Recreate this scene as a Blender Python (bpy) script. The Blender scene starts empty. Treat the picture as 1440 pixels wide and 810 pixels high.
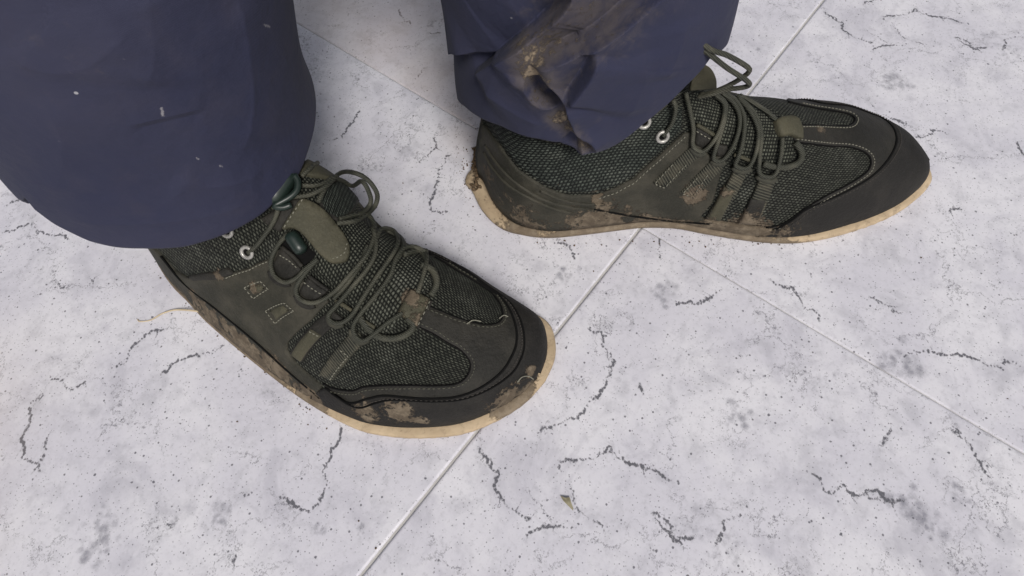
import bpy, bmesh, math, random
import numpy as np
from mathutils import Vector, Matrix, noise
from mathutils.bvhtree import BVHTree
from mathutils.geometry import delaunay_2d_cdt
random.seed(7); rng = np.random.default_rng(7)
S = bpy.context.scene; COL = S.collection

# ------------------------------------------------------------------ camera, world, sun, exposure
F_PX, PITCH, ROLL, CAM_H = 800.0, 1.10091643, -0.08377322, 0.32797625
fw = np.array([0, math.cos(PITCH), -math.sin(PITCH)]); rt0 = np.array([1.0, 0, 0]); up0 = np.cross(rt0, fw)
rt = rt0*math.cos(ROLL) + up0*math.sin(ROLL); up = -rt0*math.sin(ROLL) + up0*math.cos(ROLL)
cam = bpy.data.objects.new('camera', bpy.data.cameras.new('camera')); COL.objects.link(cam)
cam.data.sensor_width = 36; cam.data.lens = F_PX/1440*36; cam.data.clip_start = .01; cam.data.clip_end = 100
M = Matrix(((rt[0], up[0], -fw[0], 0), (rt[1], up[1], -fw[1], 0), (rt[2], up[2], -fw[2], CAM_H), (0, 0, 0, 1)))
cam.matrix_world = M; S.camera = cam
cam.data.dof.use_dof = False

SUN_EL, SUN_AZ = math.radians(50), math.radians(-75)       # azimuth of the sun measured from +x, ccw
W = bpy.data.worlds.new('World'); S.world = W; W.use_nodes = True
wn = W.node_tree.nodes; wl = W.node_tree.links; wn.clear()
sky = wn.new('ShaderNodeTexSky'); sky.sky_type = 'NISHITA'; sky.sun_disc = False
sky.sun_elevation = SUN_EL; sky.sun_rotation = math.pi/2 - SUN_AZ
sky.air_density = 1.0; sky.dust_density = 6.0; sky.ozone_density = 1.0
hs = wn.new('ShaderNodeHueSaturation'); hs.inputs['Saturation'].default_value = .45
bg = wn.new('ShaderNodeBackground'); bg.inputs['Strength'].default_value = .076
wo = wn.new('ShaderNodeOutputWorld')
wl.new(sky.outputs[0], hs.inputs['Color']); wl.new(hs.outputs[0], bg.inputs[0]); wl.new(bg.outputs[0], wo.inputs[0])
sl = bpy.data.lights.new('sun', 'SUN'); sl.energy = 1.95; sl.angle = math.radians(15); sl.color = (1, .96, .92)
so = bpy.data.objects.new('sun', sl); COL.objects.link(so)
sd = Vector((math.cos(SUN_EL)*math.cos(SUN_AZ), math.cos(SUN_EL)*math.sin(SUN_AZ), math.sin(SUN_EL)))
so.rotation_euler = sd.to_track_quat('Z', 'Y').to_euler()
S.view_settings.view_transform = 'Standard'; S.view_settings.look = 'None'
S.view_settings.exposure = 0.08; S.view_settings.gamma = 1

# ------------------------------------------------------------------ helpers
CAMP = np.array([0, 0, CAM_H])
def ray(px, py):                       # direction of the line of sight through a measured point
    d = fw + rt*((px-720)/F_PX) + up*((405-py)/F_PX); return d/np.linalg.norm(d)
def at(px, py, z=0.0):                 # the measured point at height z
    d = ray(px, py); return CAMP + d*((z-CAM_H)/d[2])
def pix(p):
    d = np.asarray(p)-CAMP; z = d@fw; return np.array([720+F_PX*(d@rt)/z, 405-F_PX*(d@up)/z])
def zz(pts, s, ox, oy): return [(ox+p[0]/s, oy+p[1]/s) for p in pts]

def tag(o, label=None, cat=None, group=None, kind=None):
    for k, v in (('label', label), ('category', cat), ('group', group), ('kind', kind)):
        if v: o[k] = v
    return o
def empty(name, loc=(0, 0, 0)):
    o = bpy.data.objects.new(name, None); COL.objects.link(o); o.location = loc; o.empty_display_size = .02; return o
def link(name, me, mat, parent=None, smooth=True):
    if mat and not me.materials: me.materials.append(mat)
    if smooth: me.shade_smooth()
    o = bpy.data.objects.new(name, me); COL.objects.link(o)
    if parent:
        o.parent = parent
        r = parent
        T = Matrix.Identity(4)
        while r: T = r.matrix_basis @ T; r = r.parent
        me.transform(T.inverted())
    return o
def mesh_from(name, verts, faces, smooth=True):
    me = bpy.data.meshes.new(name); me.from_pydata([tuple(v) for v in verts], [], faces); me.update(); return me
def catmull(P, n=8, closed=False):
    P = np.array(P, float); N = len(P); out = []
    if N < 3 and not closed: return np.array([P[0]*(1-t)+P[-1]*t for t in np.linspace(0, 1, n+1)])
    rngi = range(N) if closed else range(N-1)
    for i in rngi:
        p0 = P[(i-1) % N] if closed or i > 0 else 2*P[0]-P[1]
        p1 = P[i]; p2 = P[(i+1) % N]
        p3 = P[(i+2) % N] if closed or i+2 < N else 2*P[-1]-P[-2]
        for k in range(n):
            t = k/n
            out.append(.5*((2*p1)+(-p0+p2)*t+(2*p0-5*p1+4*p2-p3)*t*t+(-p0+3*p1-3*p2+p3)*t**3))
    if not closed: out.append(P[-1])
    return np.array(out)
def resample(P, step, closed=False):
    P = np.array(P, float)
    if closed: P = np.vstack([P, P[:1]])
    d = np.r_[0, np.cumsum(np.linalg.norm(np.diff(P, axis=0), axis=1))]
    n = max(2, int(round(d[-1]/step)))
    t = np.linspace(0, d[-1], n+1)
    Q = np.stack([np.interp(t, d, P[:, k]) for k in range(P.shape[1])], 1)
    return Q[:-1] if closed else Q
def tube(P, r, seg=10, closed=False, flat=1.0, normals=None):
    P = np.array(P, float); n = len(P)
    T = np.roll(P, -1, 0)-np.roll(P, 1, 0) if closed else np.gradient(P, axis=0)
    T /= np.linalg.norm(T, axis=1)[:, None]+1e-12
    up_ = np.array([0, 0, 1.0]) if abs(T[0][2]) < .9 else np.array([1.0, 0, 0])
    N = np.cross(T[0], up_); N /= np.linalg.norm(N)
    V = []; Fc = []
    rr = np.broadcast_to(np.array(r, float), (n,))
    for i in range(n):
        if normals is not None:
            N = np.cross(T[i], normals[i]); N /= np.linalg.norm(N)+1e-12
        else:
            N = N-T[i]*np.dot(N, T[i]); N /= np.linalg.norm(N)+1e-12
        B = np.cross(N, T[i])
        for k in range(seg):
            a = 2*math.pi*k/seg
            V.append(P[i]+(N*math.cos(a)+B*flat*math.sin(a))*rr[i])
    m = n if closed else n-1
    for i in range(m):
        for k in range(seg):
            a = i*seg+k; b = i*seg+(k+1) % seg; c = ((i+1) % n)*seg+(k+1) % seg; d = ((i+1) % n)*seg+k
            Fc.append((a, d, c, b))
    if not closed: Fc.append(tuple(range(seg))); Fc.append(tuple(range((n-1)*seg, n*seg))[::-1])
    return V, Fc

# ------------------------------------------------------------------ materials
class NT:
    def __init__(s, name):
        s.m = bpy.data.materials.new(name); s.m.use_nodes = True; s.t = s.m.node_tree; s.t.nodes.clear()
        s.b = s.n('ShaderNodeBsdfPrincipled'); o = s.n('ShaderNodeOutputMaterial'); s.l(s.b.outputs[0], o.inputs[0])
    def n(s, t, **k):
        x = s.t.nodes.new(t)
        for a, v in k.items(): setattr(x, a, v)
        return x
    def l(s, a, b): s.t.links.new(a, b)
    def inp(s, node, i, v):
        if hasattr(v, 'is_output') or hasattr(v, 'links'): s.l(v, node.inputs[i])
        else: node.inputs[i].default_value = v
    def co(s, which='Object'): return s.n('ShaderNodeTexCoord').outputs[which]
    def map(s, vec, scale=(1, 1, 1), rot=(0, 0, 0), loc=(0, 0, 0)):
        x = s.n('ShaderNodeMapping'); s.l(vec, x.inputs[0]); x.inputs['Scale'].default_value = scale
        x.inputs['Rotation'].default_value = rot; x.inputs['Location'].default_value = loc; return x.outputs[0]
    def noise(s, vec, scale, detail=4, rough=.55, dist=0):
        x = s.n('ShaderNodeTexNoise'); s.l(vec, x.inputs['Vector']); x.inputs['Scale'].default_value = scale
        x.inputs['Detail'].default_value = detail; x.inputs['Roughness'].default_value = rough; x.inputs['Distortion'].default_value = dist
        return x.outputs[0]
    def vor(s, vec, scale, feature='F1', rand=1):
        x = s.n('ShaderNodeTexVoronoi', feature=feature); s.l(vec, x.inputs['Vector']); x.inputs['Scale'].default_value = scale
        x.inputs['Randomness'].default_value = rand; return x
    def math(s, op, a, b=0.0, c=None, clamp=False):
        x = s.n('ShaderNodeMath', operation=op); x.use_clamp = clamp; s.inp(x, 0, a); s.inp(x, 1, b)
        if c is not None: s.inp(x, 2, c)
        return x.outputs[0]
    def ramp(s, v, a, b, lo=0.0, hi=1.0):
        x = s.n('ShaderNodeMapRange'); x.interpolation_type = 'SMOOTHSTEP'; s.inp(x, 0, v); x.inputs[1].default_value = a; x.inputs[2].default_value = b
        x.inputs[3].default_value = lo; x.inputs[4].default_value = hi; return x.outputs[0]
    def mix(s, f, a, b, mode='MIX'):
        x = s.n('ShaderNodeMix', data_type='RGBA', blend_type=mode); s.inp(x, 0, f)
        for i, v in ((6, a), (7, b)):
            if isinstance(v, tuple) and len(v) == 3: v = v+(1,)
            s.inp(x, i, v)
        return x.outputs[2]
    def attr(s, name): return s.n('ShaderNodeAttribute', attribute_name=name)
    def bump(s, h, dist, strength=1.0, normal=None):
        x = s.n('ShaderNodeBump'); s.inp(x, 'Height', h); x.inputs['Distance'].default_value = dist; x.inputs['Strength'].default_value = strength
        if normal: s.l(normal, x.inputs['Normal'])
        return x.outputs[0]
    def fin(s, col=None, rough=None, nrm=None, spec=None, metal=None, sheen=None):
        for k, v in (('Base Color', col), ('Roughness', rough), ('Normal', nrm), ('Specular IOR Level', spec), ('Metallic', metal), ('Sheen Weight', sheen)):
            if v is None: continue
            if isinstance(v, tuple) and len(v) == 3: v = v+(1,)
            s.inp(s.b, k, v)
        return s.m
    def sep(s, v):
        x = s.n('ShaderNodeSeparateXYZ'); s.l(v, x.inputs[0]); return x.outputs

MUD = (.105, .082, .058); MUD2 = (.185, .150, .108)
def mudmix(t, base, amount=1.0, bias=0.0, world=True):
    """dried mud: by the stored amount per vertex, broken up by noise"""
    co = t.co('Object'); a = t.attr('mud').outputs['Fac']
    n1 = t.noise(co, 90, 6, .65, .6); n2 = t.noise(co, 420, 4, .6)
    v = t.math('ADD', t.math('MULTIPLY', a, amount), t.math('MULTIPLY', t.math('SUBTRACT', n1, .5), 1.3))
    v = t.math('ADD', v, t.math('MULTIPLY', t.math('SUBTRACT', n2, .5), .8))
    f = t.ramp(v, .36-bias, .53-bias)
    f2 = t.ramp(t.noise(co, 160, 5, .7), .42, .65)
    mud = t.mix(f2, MUD, MUD2)
    return t.mix(t.math('MULTIPLY', f, .88), base, mud), f

def mat_nubuck(name, base, dust=(.115, .105, .075), dustamt=.45):
    t = NT(name); co = t.co()
    n = t.noise(co, 45, 5, .6); fine = t.noise(co, 900, 3, .6)
    c = t.mix(t.math('MULTIPLY', t.ramp(n, .38, .68), dustamt), base, dust)
    c = t.mix(t.math('MULTIPLY', t.ramp(fine, .45, .75), .35), c, tuple(min(1, x*1.9+.01) for x in base))
    c, f = mudmix(t, c)
    h = t.math('ADD', t.math('MULTIPLY', fine, .5), t.math('MULTIPLY', t.noise(co, 250, 4), 1.0))
    h = t.math('ADD', h, t.math('MULTIPLY', f, 1.3))
    return t.fin(c, t.math('ADD', .68, t.math('MULTIPLY', f, .25)), t.bump(h, .0007, 1.0), .25)
def mat_knit(name, dark, light, cell=(400, 640), rot=0.0, dusty=.35):
    t = NT(name); uv = t.co('UV'); co = t.co()
    wob = t.noise(co, 130, 2)
    uvw = t.n('ShaderNodeVectorMath', operation='ADD'); t.l(t.map(uv, rot=(0, 0, rot)), uvw.inputs[0])
    sc = t.n('ShaderNodeVectorMath', operation='SCALE'); nn = t.n('ShaderNodeTexNoise'); t.l(co, nn.inputs['Vector']); nn.inputs['Scale'].default_value = 160
    t.l(nn.outputs['Color'], sc.inputs[0]); sc.inputs['Scale'].default_value = .0013; t.l(sc.outputs[0], uvw.inputs[1])
    m = t.map(uvw.outputs[0], scale=(cell[0], cell[1], 1))
    x, y, z = t.sep(m)
    row = t.math('FLOOR', y)
    xs = t.math('ADD', x, t.math('MULTIPLY', t.math('MODULO', t.math('ABSOLUTE', row), 2.0), .5))
    fy = t.math('FRACT', y)
    sk = t.math('ADD', xs, t.math('MULTIPLY', fy, .35))                # slanted stitches
    fx = t.math('FRACT', sk)
    bx_ = t.math('SUBTRACT', 1.0, t.math('POWER', t.math('ABSOLUTE', t.math('SUBTRACT', t.math('MULTIPLY', fx, 2.0), 1.0)), 2.4))
    by_ = t.math('SUBTRACT', 1.0, t.math('POWER', t.math('ABSOLUTE', t.math('SUBTRACT', t.math('MULTIPLY', fy, 2.0), 1.0)), 2.0))
    h = t.math('MULTIPLY', bx_, by_)
    cellid = t.n('ShaderNodeCombineXYZ'); t.l(t.math('FLOOR', sk), cellid.inputs[0]); t.l(row, cellid.inputs[1])
    wn_ = t.n('ShaderNodeTexWhiteNoise'); t.l(cellid.outputs[0], wn_.inputs['Vector'])
    rnd = wn_.outputs['Value']
    dn = t.noise(co, 38, 5, .65)
    lvl = t.math('MULTIPLY', t.math('POWER', h, 1.6), t.math('ADD', .35, t.math('MULTIPLY', rnd, .65)))
    c = t.mix(lvl, dark, light)
    dustc = t.math('MULTIPLY', t.math('MULTIPLY', t.ramp(dn, .5, .72), h), dusty)
    c = t.mix(dustc, c, (.24, .25, .21))
    c, f = mudmix(t, c, .8, -.06)
    return t.fin(c, .8, t.bump(t.math('ADD', h, t.math('MULTIPLY', t.noise(co, 1500, 2), .3)), .0011, 1.0), .25)

M_KNIT = mat_knit('knit_mesh', (.0055, .0065, .0055), (.100, .106, .084))
M_KNITH = mat_knit('heel_knit', (.006, .0085, .0075), (.090, .105, .088), (400, 640), .15)
M_TONG = mat_knit('tongue_knit', (.005, .006, .005), (.13, .138, .108), (520, 420), .2)
M_NUB = mat_nubuck('dark_nubuck', (.014, .0135, .0115), (.04, .037, .030), .5)
M_CAP = mat_nubuck('toe_cap_nubuck', (.0115, .0108, .0098), (.030, .027, .023), .45)
M_SIDE = mat_nubuck('olive_side_nubuck', (.026, .0255, .019), (.070, .064, .048), .6)
M_TAB = mat_nubuck('olive_suede', (.050, .048, .032), (.085, .078, .05), .6)
def mat_plain(name, col, rough=.6, spec=.4, metal=0, bump=.0002, bs=600, var=.25):
    t = NT(name); co = t.co(); n = t.noise(co, bs, 3)
    c = t.mix(t.math('MULTIPLY', t.ramp(n, .35, .7), var), col, tuple(x*.45 for x in col))
    c, f = mudmix(t, c, .7, -.08)
    return t.fin(c, rough, t.bump(n, bump), spec, metal)
M_METAL = mat_plain('eyelet_metal', (.42, .41, .385), .4, .5, .5, .0001, 300, .3)
M_STITCH = mat_plain('stitch_thread', (.09, .09, .07), .8, .2, 0, .0001, 2000)
M_STITCHL = mat_plain('pale_stitch_thread', (.21, .205, .165), .8, .2, 0, .0001, 2000)
M_STITCHD = mat_plain('dark_stitch_thread', (.055, .05, .045), .8, .2, 0, .0001, 2000)
M_PLASTIC = mat_plain('green_plastic', (.012, .022, .018), .38, .5, 0, .00005, 200)
M_GROOVE = mat_plain('seam_shadow_cord', (.006, .006, .006), .9, .1)  # near-black, for shade painted into grooves, gaps and holes
def mat_lace():
    t = NT('cord'); uv = t.co('UV'); co = t.co()
    w = t.n('ShaderNodeTexWave', wave_type='BANDS', bands_direction='DIAGONAL'); t.l(t.map(co, scale=(1, 1, 1)), w.inputs[0]); w.inputs['Scale'].default_value = 420
    w.inputs['Distortion'].default_value = 1
    c = t.mix(w.outputs['Fac'], (.016, .0175, .013), (.056, .058, .043)); n = t.noise(co, 60)
    c = t.mix(t.math('MULTIPLY', t.ramp(n, .45, .7), .5), c, (.12, .115, .085))
    return t.fin(c, .65, t.bump(w.outputs['Fac'], .0002), .35)
M_LACE = mat_lace()
def mat_web():
    t = NT('webbing'); uv = t.co('UV'); co = t.co()
    x, y, z = t.sep(uv); s_ = t.math('SINE', t.math('MULTIPLY', x, 2*math.pi))
    h = t.ramp(s_, -.6, .8)
    c = t.mix(h, (.016, .017, .013), (.07, .07, .052)); n = t.noise(co, 110, 4)
    c = t.mix(t.math('MULTIPLY', t.ramp(n, .45, .7), .5), c, (.11, .10, .07)); c, f = mudmix(t, c)
    return t.fin(c, .75, t.bump(h, .0006), .3)
M_WEB = mat_web()
def mat_sole():
    t = NT('gum_sole'); co = t.co(); n = t.noise(co, 70, 4)
    c = t.mix(t.ramp(n, .3, .7), (.50, .395, .265), (.39, .30, .195)); c, f = mudmix(t, c, 1.25, .08)
    return t.fin(t.mix(t.math('MULTIPLY', t.ramp(t.noise(co, 190, 6, .75), .5, .66), .55), c, (.21, .16, .105)), .7, t.bump(t.math('ADD', t.noise(co, 300, 4), f), .0006), .3)
M_SOLE = mat_sole()
def mat_mud():
    t = NT('dried_mud'); co = t.co(); n = t.noise(co, 200, 6, .7)
    return t.fin(t.mix(n, (.05, .034, .021), (.20, .14, .085)), .95, t.bump(t.noise(co, 500, 5, .7), .001), .2)
M_MUD = mat_mud()
def mat_pants():
    t = NT('navy_work_cloth'); uv = t.co('UV'); co = t.co()
    n = t.noise(co, 9, 5, .6); n2 = t.noise(co, 55, 5, .6)
    base = t.mix(t.ramp(n, .35, .65), (.0235, .0265, .055), (.033, .0350, .064))
    base = t.mix(t.math('MULTIPLY', t.ramp(n2, .45, .75), .35), base, (.043, .041, .064))
    # twill
    x, y, z = t.sep(t.map(uv, scale=(1500, 1500, 1)))
    tw = t.math('SINE', t.math('ADD', t.math('MULTIPLY', x, 6.28), t.math('MULTIPLY', y, 6.28)))
    base = t.mix(t.math('MULTIPLY', t.ramp(tw, -1, 1), .12), base, (.06, .06, .09))
    # lint and dust specks
    v = t.vor(t.map(co, loc=(3, 1, 2)), 75); sp = t.ramp(v.outputs['Distance'], .035, .06, 1, 0)
    gate = t.ramp(t.noise(t.map(co, loc=(5, 0, 0)), 30, 2), .56, .62)
    base = t.mix(t.math('MULTIPLY', t.math('MULTIPLY', sp, gate), .8), base, (.38, .38, .40))
    # dry scuffs
    sc = t.noise(t.map(co, scale=(1, 1, .35)), 140, 6, .75, 1.0)
    base = t.mix(t.math('MULTIPLY', t.ramp(sc, .66, .78), .45), base, (.16, .15, .16))
    # stored mud and marks
    a = t.attr('mud').outputs['Fac']; m1 = t.noise(co, 120, 7, .72, .8)
    vv = t.math('ADD', t.math('MULTIPLY', a, .9), t.math('SUBTRACT', m1, .62))
    film = t.ramp(vv, .05, .5, 0, .52)
    base = t.mix(film, base, (.125, .105, .092))
    cr = t.math('MULTIPLY', t.ramp(t.math('ADD', t.math('MULTIPLY', a, .50), t.math('SUBTRACT', t.noise(co, 330, 8, .8), .80)), .03, .20), .85)
    base = t.mix(cr, base, t.mix(t.noise(co, 600, 3), (.19, .145, .10), (.42, .34, .24)))
    k = t.attr('mark').outputs['Fac']; base = t.mix(t.math('MULTIPLY', t.ramp(t.math('ADD', k, t.math('MULTIPLY', t.math('SUBTRACT', t.noise(co, 900, 4, .8), .5), 1.6)), .5, 1.0), .6), base, (.36, .35, .36))
    h = t.math('ADD', t.math('MULTIPLY', tw, .06), t.math('MULTIPLY', t.noise(co, 700, 3), .3)); h = t.math('ADD', h, t.math('MULTIPLY', cr, 2))
    nb = t.bump(t.math('ADD', t.noise(co, 22, 4, .6), t.math('MULTIPLY', t.noise(co, 75, 3, .5), .25)), .0032, .8)
    return t.fin(base, .82, t.bump(h, .0003, 1, nb), .18, sheen=.03)
M_PANTS = mat_pants()
def mat_tile():
    t = NT('printed_marble_tile'); co = t.co(); p = t.attr('print'); r_ = t.n('ShaderNodeSeparateColor'); t.l(p.outputs['Color'], r_.inputs[0])
    crack, blot, warm = r_.outputs[0], r_.outputs[1], r_.outputs[2]
    big = t.noise(co, 14, 5, .6); mid = t.noise(co, 60, 6, .65, .4); fin_ = t.noise(co, 330, 4, .7)
    c = t.mix(t.ramp(big, .38, .62), (.595, .588, .645), (.685, .680, .722))
    f = t.math('MULTIPLY', t.ramp(mid, .48, .72), .42); c = t.mix(f, c, (.37, .37, .41))
    f = t.math('MULTIPLY', t.ramp(t.noise(t.map(co, loc=(7, 3, 0)), 26, 6, .7, .6), .50, .68), .38); c = t.mix(f, c, (.36, .355, .41))
    f = t.math('MULTIPLY', t.ramp(fin_, .50, .70), .30); c = t.mix(f, c, (.35, .35, .38))
    # blotches: grainy
    g = t.ramp(t.math('ADD', t.math('MULTIPLY', blot, 1.0), t.math('MULTIPLY', t.math('SUBTRACT', t.noise(co, 260, 6, .8), .5), 1.3)), .22, .95, 0, .8)
    g = t.math('MULTIPLY', g, t.ramp(blot, .03, .2)); c = t.mix(g, c, (.20, .20, .235))
    # speckles
    for sc_, th, sd_, am in ((170, .13, 0, .85), (360, .17, 3, .65), (520, .2, 5, .5), (62, .060, 9, .9)):
        v = t.vor(t.map(co, loc=(sd_, sd_*2, 0)), sc_); keep = t.math('GREATER_THAN', t.sep(v.outputs['Color'])[0], .38)
        s_ = t.ramp(t.math('ADD', v.outputs['Distance'], t.math('MULTIPLY', t.math('SUBTRACT', t.noise(co, 900, 2), .5), .10)), th*.6, th, 1, 0)
        sz = t.math('MULTIPLY', s_, keep); c = t.mix(t.math('MULTIPLY', sz, am), c, (.10, .10, .12))
    ck = t.ramp(t.math('ADD', crack, t.math('MULTIPLY', t.math('SUBTRACT', t.noise(co, 800, 5, .8), .5), 1.1)), .60, .84, 0, .92)
    ck = t.math('MULTIPLY', ck, t.ramp(crack, .04, .2))
    c = t.mix(ck, c, (.085, .085, .10))
    # fine printed veins
    wob = t.n('ShaderNodeTexNoise'); t.l(co, wob.inputs['Vector']); wob.inputs['Scale'].default_value = 45; wob.inputs['Detail'].default_value = 8; wob.inputs['Roughness'].default_value = .72
    for sc_, off_, wd_, m0, m1, am in ((11, 0, .010, .48, .55, .85), (24, 4, .017, .50, .58, .7)):
        sv = t.n('ShaderNodeVectorMath', operation='SCALE'); t.l(wob.outputs['Color'], sv.inputs[0]); sv.inputs['Scale'].default_value = .055
        av = t.n('ShaderNodeVectorMath', operation='ADD'); t.l(t.map(co, loc=(off_, off_, 0)), av.inputs[0]); t.l(sv.outputs[0], av.inputs[1])
        ve = t.vor(av.outputs[0], sc_, 'DISTANCE_TO_EDGE'); ln_ = t.ramp(ve.outputs['Distance'], wd_*.35, wd_, 1, 0)
        gt = t.ramp(t.noise(t.map(co, loc=(off_+2, 1, 0)), 17, 3, .6), m0, m1); gr = t.ramp(t.noise(co, 400, 4, .8), .40, .58)
        c = t.mix(t.math('MULTIPLY', t.math('MULTIPLY', t.math('MULTIPLY', ln_, gt), gr), am), c, (.13, .13, .15))
    c = t.mix(t.math('MULTIPLY', warm, t.math('ADD', .35, t.math('MULTIPLY', mid, .6))), c, (.50, .40, .335))  # beige of the warm light, and of dust, mixed into the tile colour
    rgh = t.ramp(t.noise(co, 90, 4), .3, .7, .34, .50)
    return t.fin(c, rgh, t.bump(t.math('SUBTRACT', t.noise(co, 500, 3), ck), .00012, .6), .35)
M_TILE = mat_tile()
def mat_grout():
    t = NT('grout'); n = t.noise(t.co(), 200, 5)
    return t.fin(t.mix(n, (.40, .39, .375), (.52, .51, .49)), .9, t.bump(n, .0004))
M_GROUT = mat_grout()

# ------------------------------------------------------------------ floor of printed tiles
TA, TB = .450, .425; YAW = .82815539; GAP = .0016
CX, CY = .27632604*CAM_H, .62436450*CAM_H
ua = np.array([math.cos(YAW), math.sin(YAW)]); ub = np.array([-ua[1], ua[0]])
def tl(p):                         # world -> (a, b) about the shared tile corner
    d = np.array([p[0]-CX, p[1]-CY]); return np.array([d@ua, d@ub])
z8 = lambda P: zz(P, 1.8, 640, 380); z5b = lambda P: zz(P, 2.7, 1040, 0); z4b = lambda P: zz(P, 1.884, 0, 380); z6 = lambda P: zz(P, 2.189, 0, 0); z2b = lambda P: zz(P, 3.24, 400, 0)
CR = [z8(p) for p in (
 [(50,425),(85,490),(110,515),(120,570),(150,600),(190,640),(200,655)], [(190,690),(185,660),(230,650),(280,650),(328,657)], [(205,690),(225,684)],
 [(345,625),(370,655),(393,685)], [(275,525),(262,497),(290,475),(330,465),(375,445),(390,430),(400,460),(450,468),(490,485),(520,505),(545,530),(565,550)],
 [(275,525),(290,570),(315,625)], [(490,615),(520,630),(545,660),(562,685),(590,675),(620,665)], [(640,705),(665,690),(680,640),(700,630),(745,612)],
 [(480,720),(500,712),(535,720)], [(880,510),(910,525),(935,555),(965,560),(985,548),(1010,570),(1040,555),(1070,553),(1090,570),(1120,575),(1140,570)],
 [(1020,560),(1050,575),(1085,580),(1120,592),(1150,580)],
 [(1070,455),(1085,430),(1110,385)], [(1240,405),(1275,400),(1285,430),(1320,470),(1330,500),(1350,525),(1370,530)],
 [(335,125),(345,150),(365,160),(370,190),(395,220),(400,235),(380,245),(375,280),(365,310),(345,335),(320,365),(290,385),(230,405),(185,430)],
 [(455,270),(470,295),(485,330)], [(530,95),(560,85),(600,82),(650,65),(690,35)], [(1175,715),(1190,745),(1190,770)],
 [(1030,55),(1075,80),(1110,100),(1140,115)], [(790,15),(830,40),(860,60),(880,95),(915,110),(915,145)],
 [(1120,210),(1160,212),(1200,205),(1250,213),(1310,225),(1350,240),(1390,230),(1440,226)])]
CR += [z5b(p) for p in ([(540,435),(600,455),(650,470)], [(650,515),(700,520),(750,500),(820,525)], [(1040,520),(1070,515)],
 [(1045,525),(1060,560),(1080,610)], [(705,385),(712,360)], [(800,135),(860,160),(895,190),(930,180),(965,170)], [(730,800),(820,795),(870,805)])]
CR += [z4b(p) for p in ([(135,325),(75,350),(65,400),(50,450),(75,470),(65,495),(95,510),(105,530),(100,555)], [(105,520),(120,480),(135,430)],
 [(120,295),(160,290),(185,308),(250,290)], [(275,265),(320,260),(335,220),(370,200),(400,170),(445,155)], [(415,288),(460,260),(500,230),(560,215),(605,180)],
 [(912,400),(905,430),(885,470),(875,520),(885,560),(870,600),(850,615),(825,625),(800,605),(770,598),(725,585)], [(685,570),(650,590),(615,580)],
 [(620,730),(620,770),(632,800)], [(435,650),(465,690)], [(85,70),(130,65)], [(140,0),(160,40),(190,30)], [(270,0),(230,45)])]
CR += [z6(p) for p in ([(0,720),(50,710),(100,680),(130,705),(200,730),(220,745)], [(0,640),(50,620),(80,600)])]
CR += [z2b(p) for p in ([(520,25),(535,100),(565,100),(600,115)], [(665,290),(630,330),(595,375)], [(345,490),(330,540),(285,590),(275,625),(300,635)],
 [(275,625),(200,640)], [(700,610),(695,650),(690,680),(640,705),(625,720),(610,760)], [(640,140),(690,150),(725,160)], [(120,190),(150,170)])]
CR += [[(925,327),(926,355),(928,372)], [(775,345),(800,350),(812,372)], [(640,210),(612,250),(607,290),(640,300)], [(770,450),(780,470)]]
BL = [(930,410,20,.8),(905,425,26,.4),(1037,585,17,.9),(1000,570,28,.35),(1268,512,24,.95),(1292,722,26,1),(1306,742,12,1),(1350,695,14,.8),(1375,655,16,.4),
 (790,385,15,.9),(818,382,10,.6),(815,538,14,.7),(870,545,24,.4),(960,520,40,.35),(905,640,22,.35),(1120,485,20,.35),(1340,760,22,.5),(1030,770,18,.7),(1005,790,16,.6),
 (945,570,26,.4),(830,470,18,.3),(1180,700,24,.3),(1430,640,15,.6),(1180,528,10,.8),(1215,580,18,.4),(1100,515,12,.7),
 (145,760,20,1),(140,735,14,.7),(310,715,18,.8),(312,733,10,1),(80,505,20,.5),(240,420,30,.25),(210,570,22,.4),(238,735,12,.7),(345,660,12,.4),(160,650,14,.3),
 (450,745,9,.9),(505,745,8,.9),(410,780,22,.4),(240,520,20,.3),(120,440,16,.35),(60,390,18,.4),
 (1250,115,18,.8),(1200,230,14,.4),(1390,60,16,.6),(1370,150,20,.3),(1425,140,18,.4),(1335,100,12,.5),(1110,20,12,.3),(1150,90,12,.4),
 (520,48,16,.6),(515,110,14,.5),(570,215,14,.7),(560,95,12,.5),(620,130,16,.5),(500,20,22,.3),(590,60,14,.4),(455,240,12,.5),(605,35,8,1)]
def densify(P, seed):
    r = random.Random(seed); Q = resample(catmull([np.array(p) for p in P], 4), .0012)
    off = np.cumsum([[r.gauss(0, .0007), r.gauss(0, .0007)] for _ in Q], 0); n = len(Q)
    off -= np.linspace(0, 1, n)[:, None]*off[-1]
    for k in range(n):
        w = 1.0; off[k] = off[k]*.8+np.array([r.gauss(0, .0003), r.gauss(0, .0003)])
    return Q+off
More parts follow.
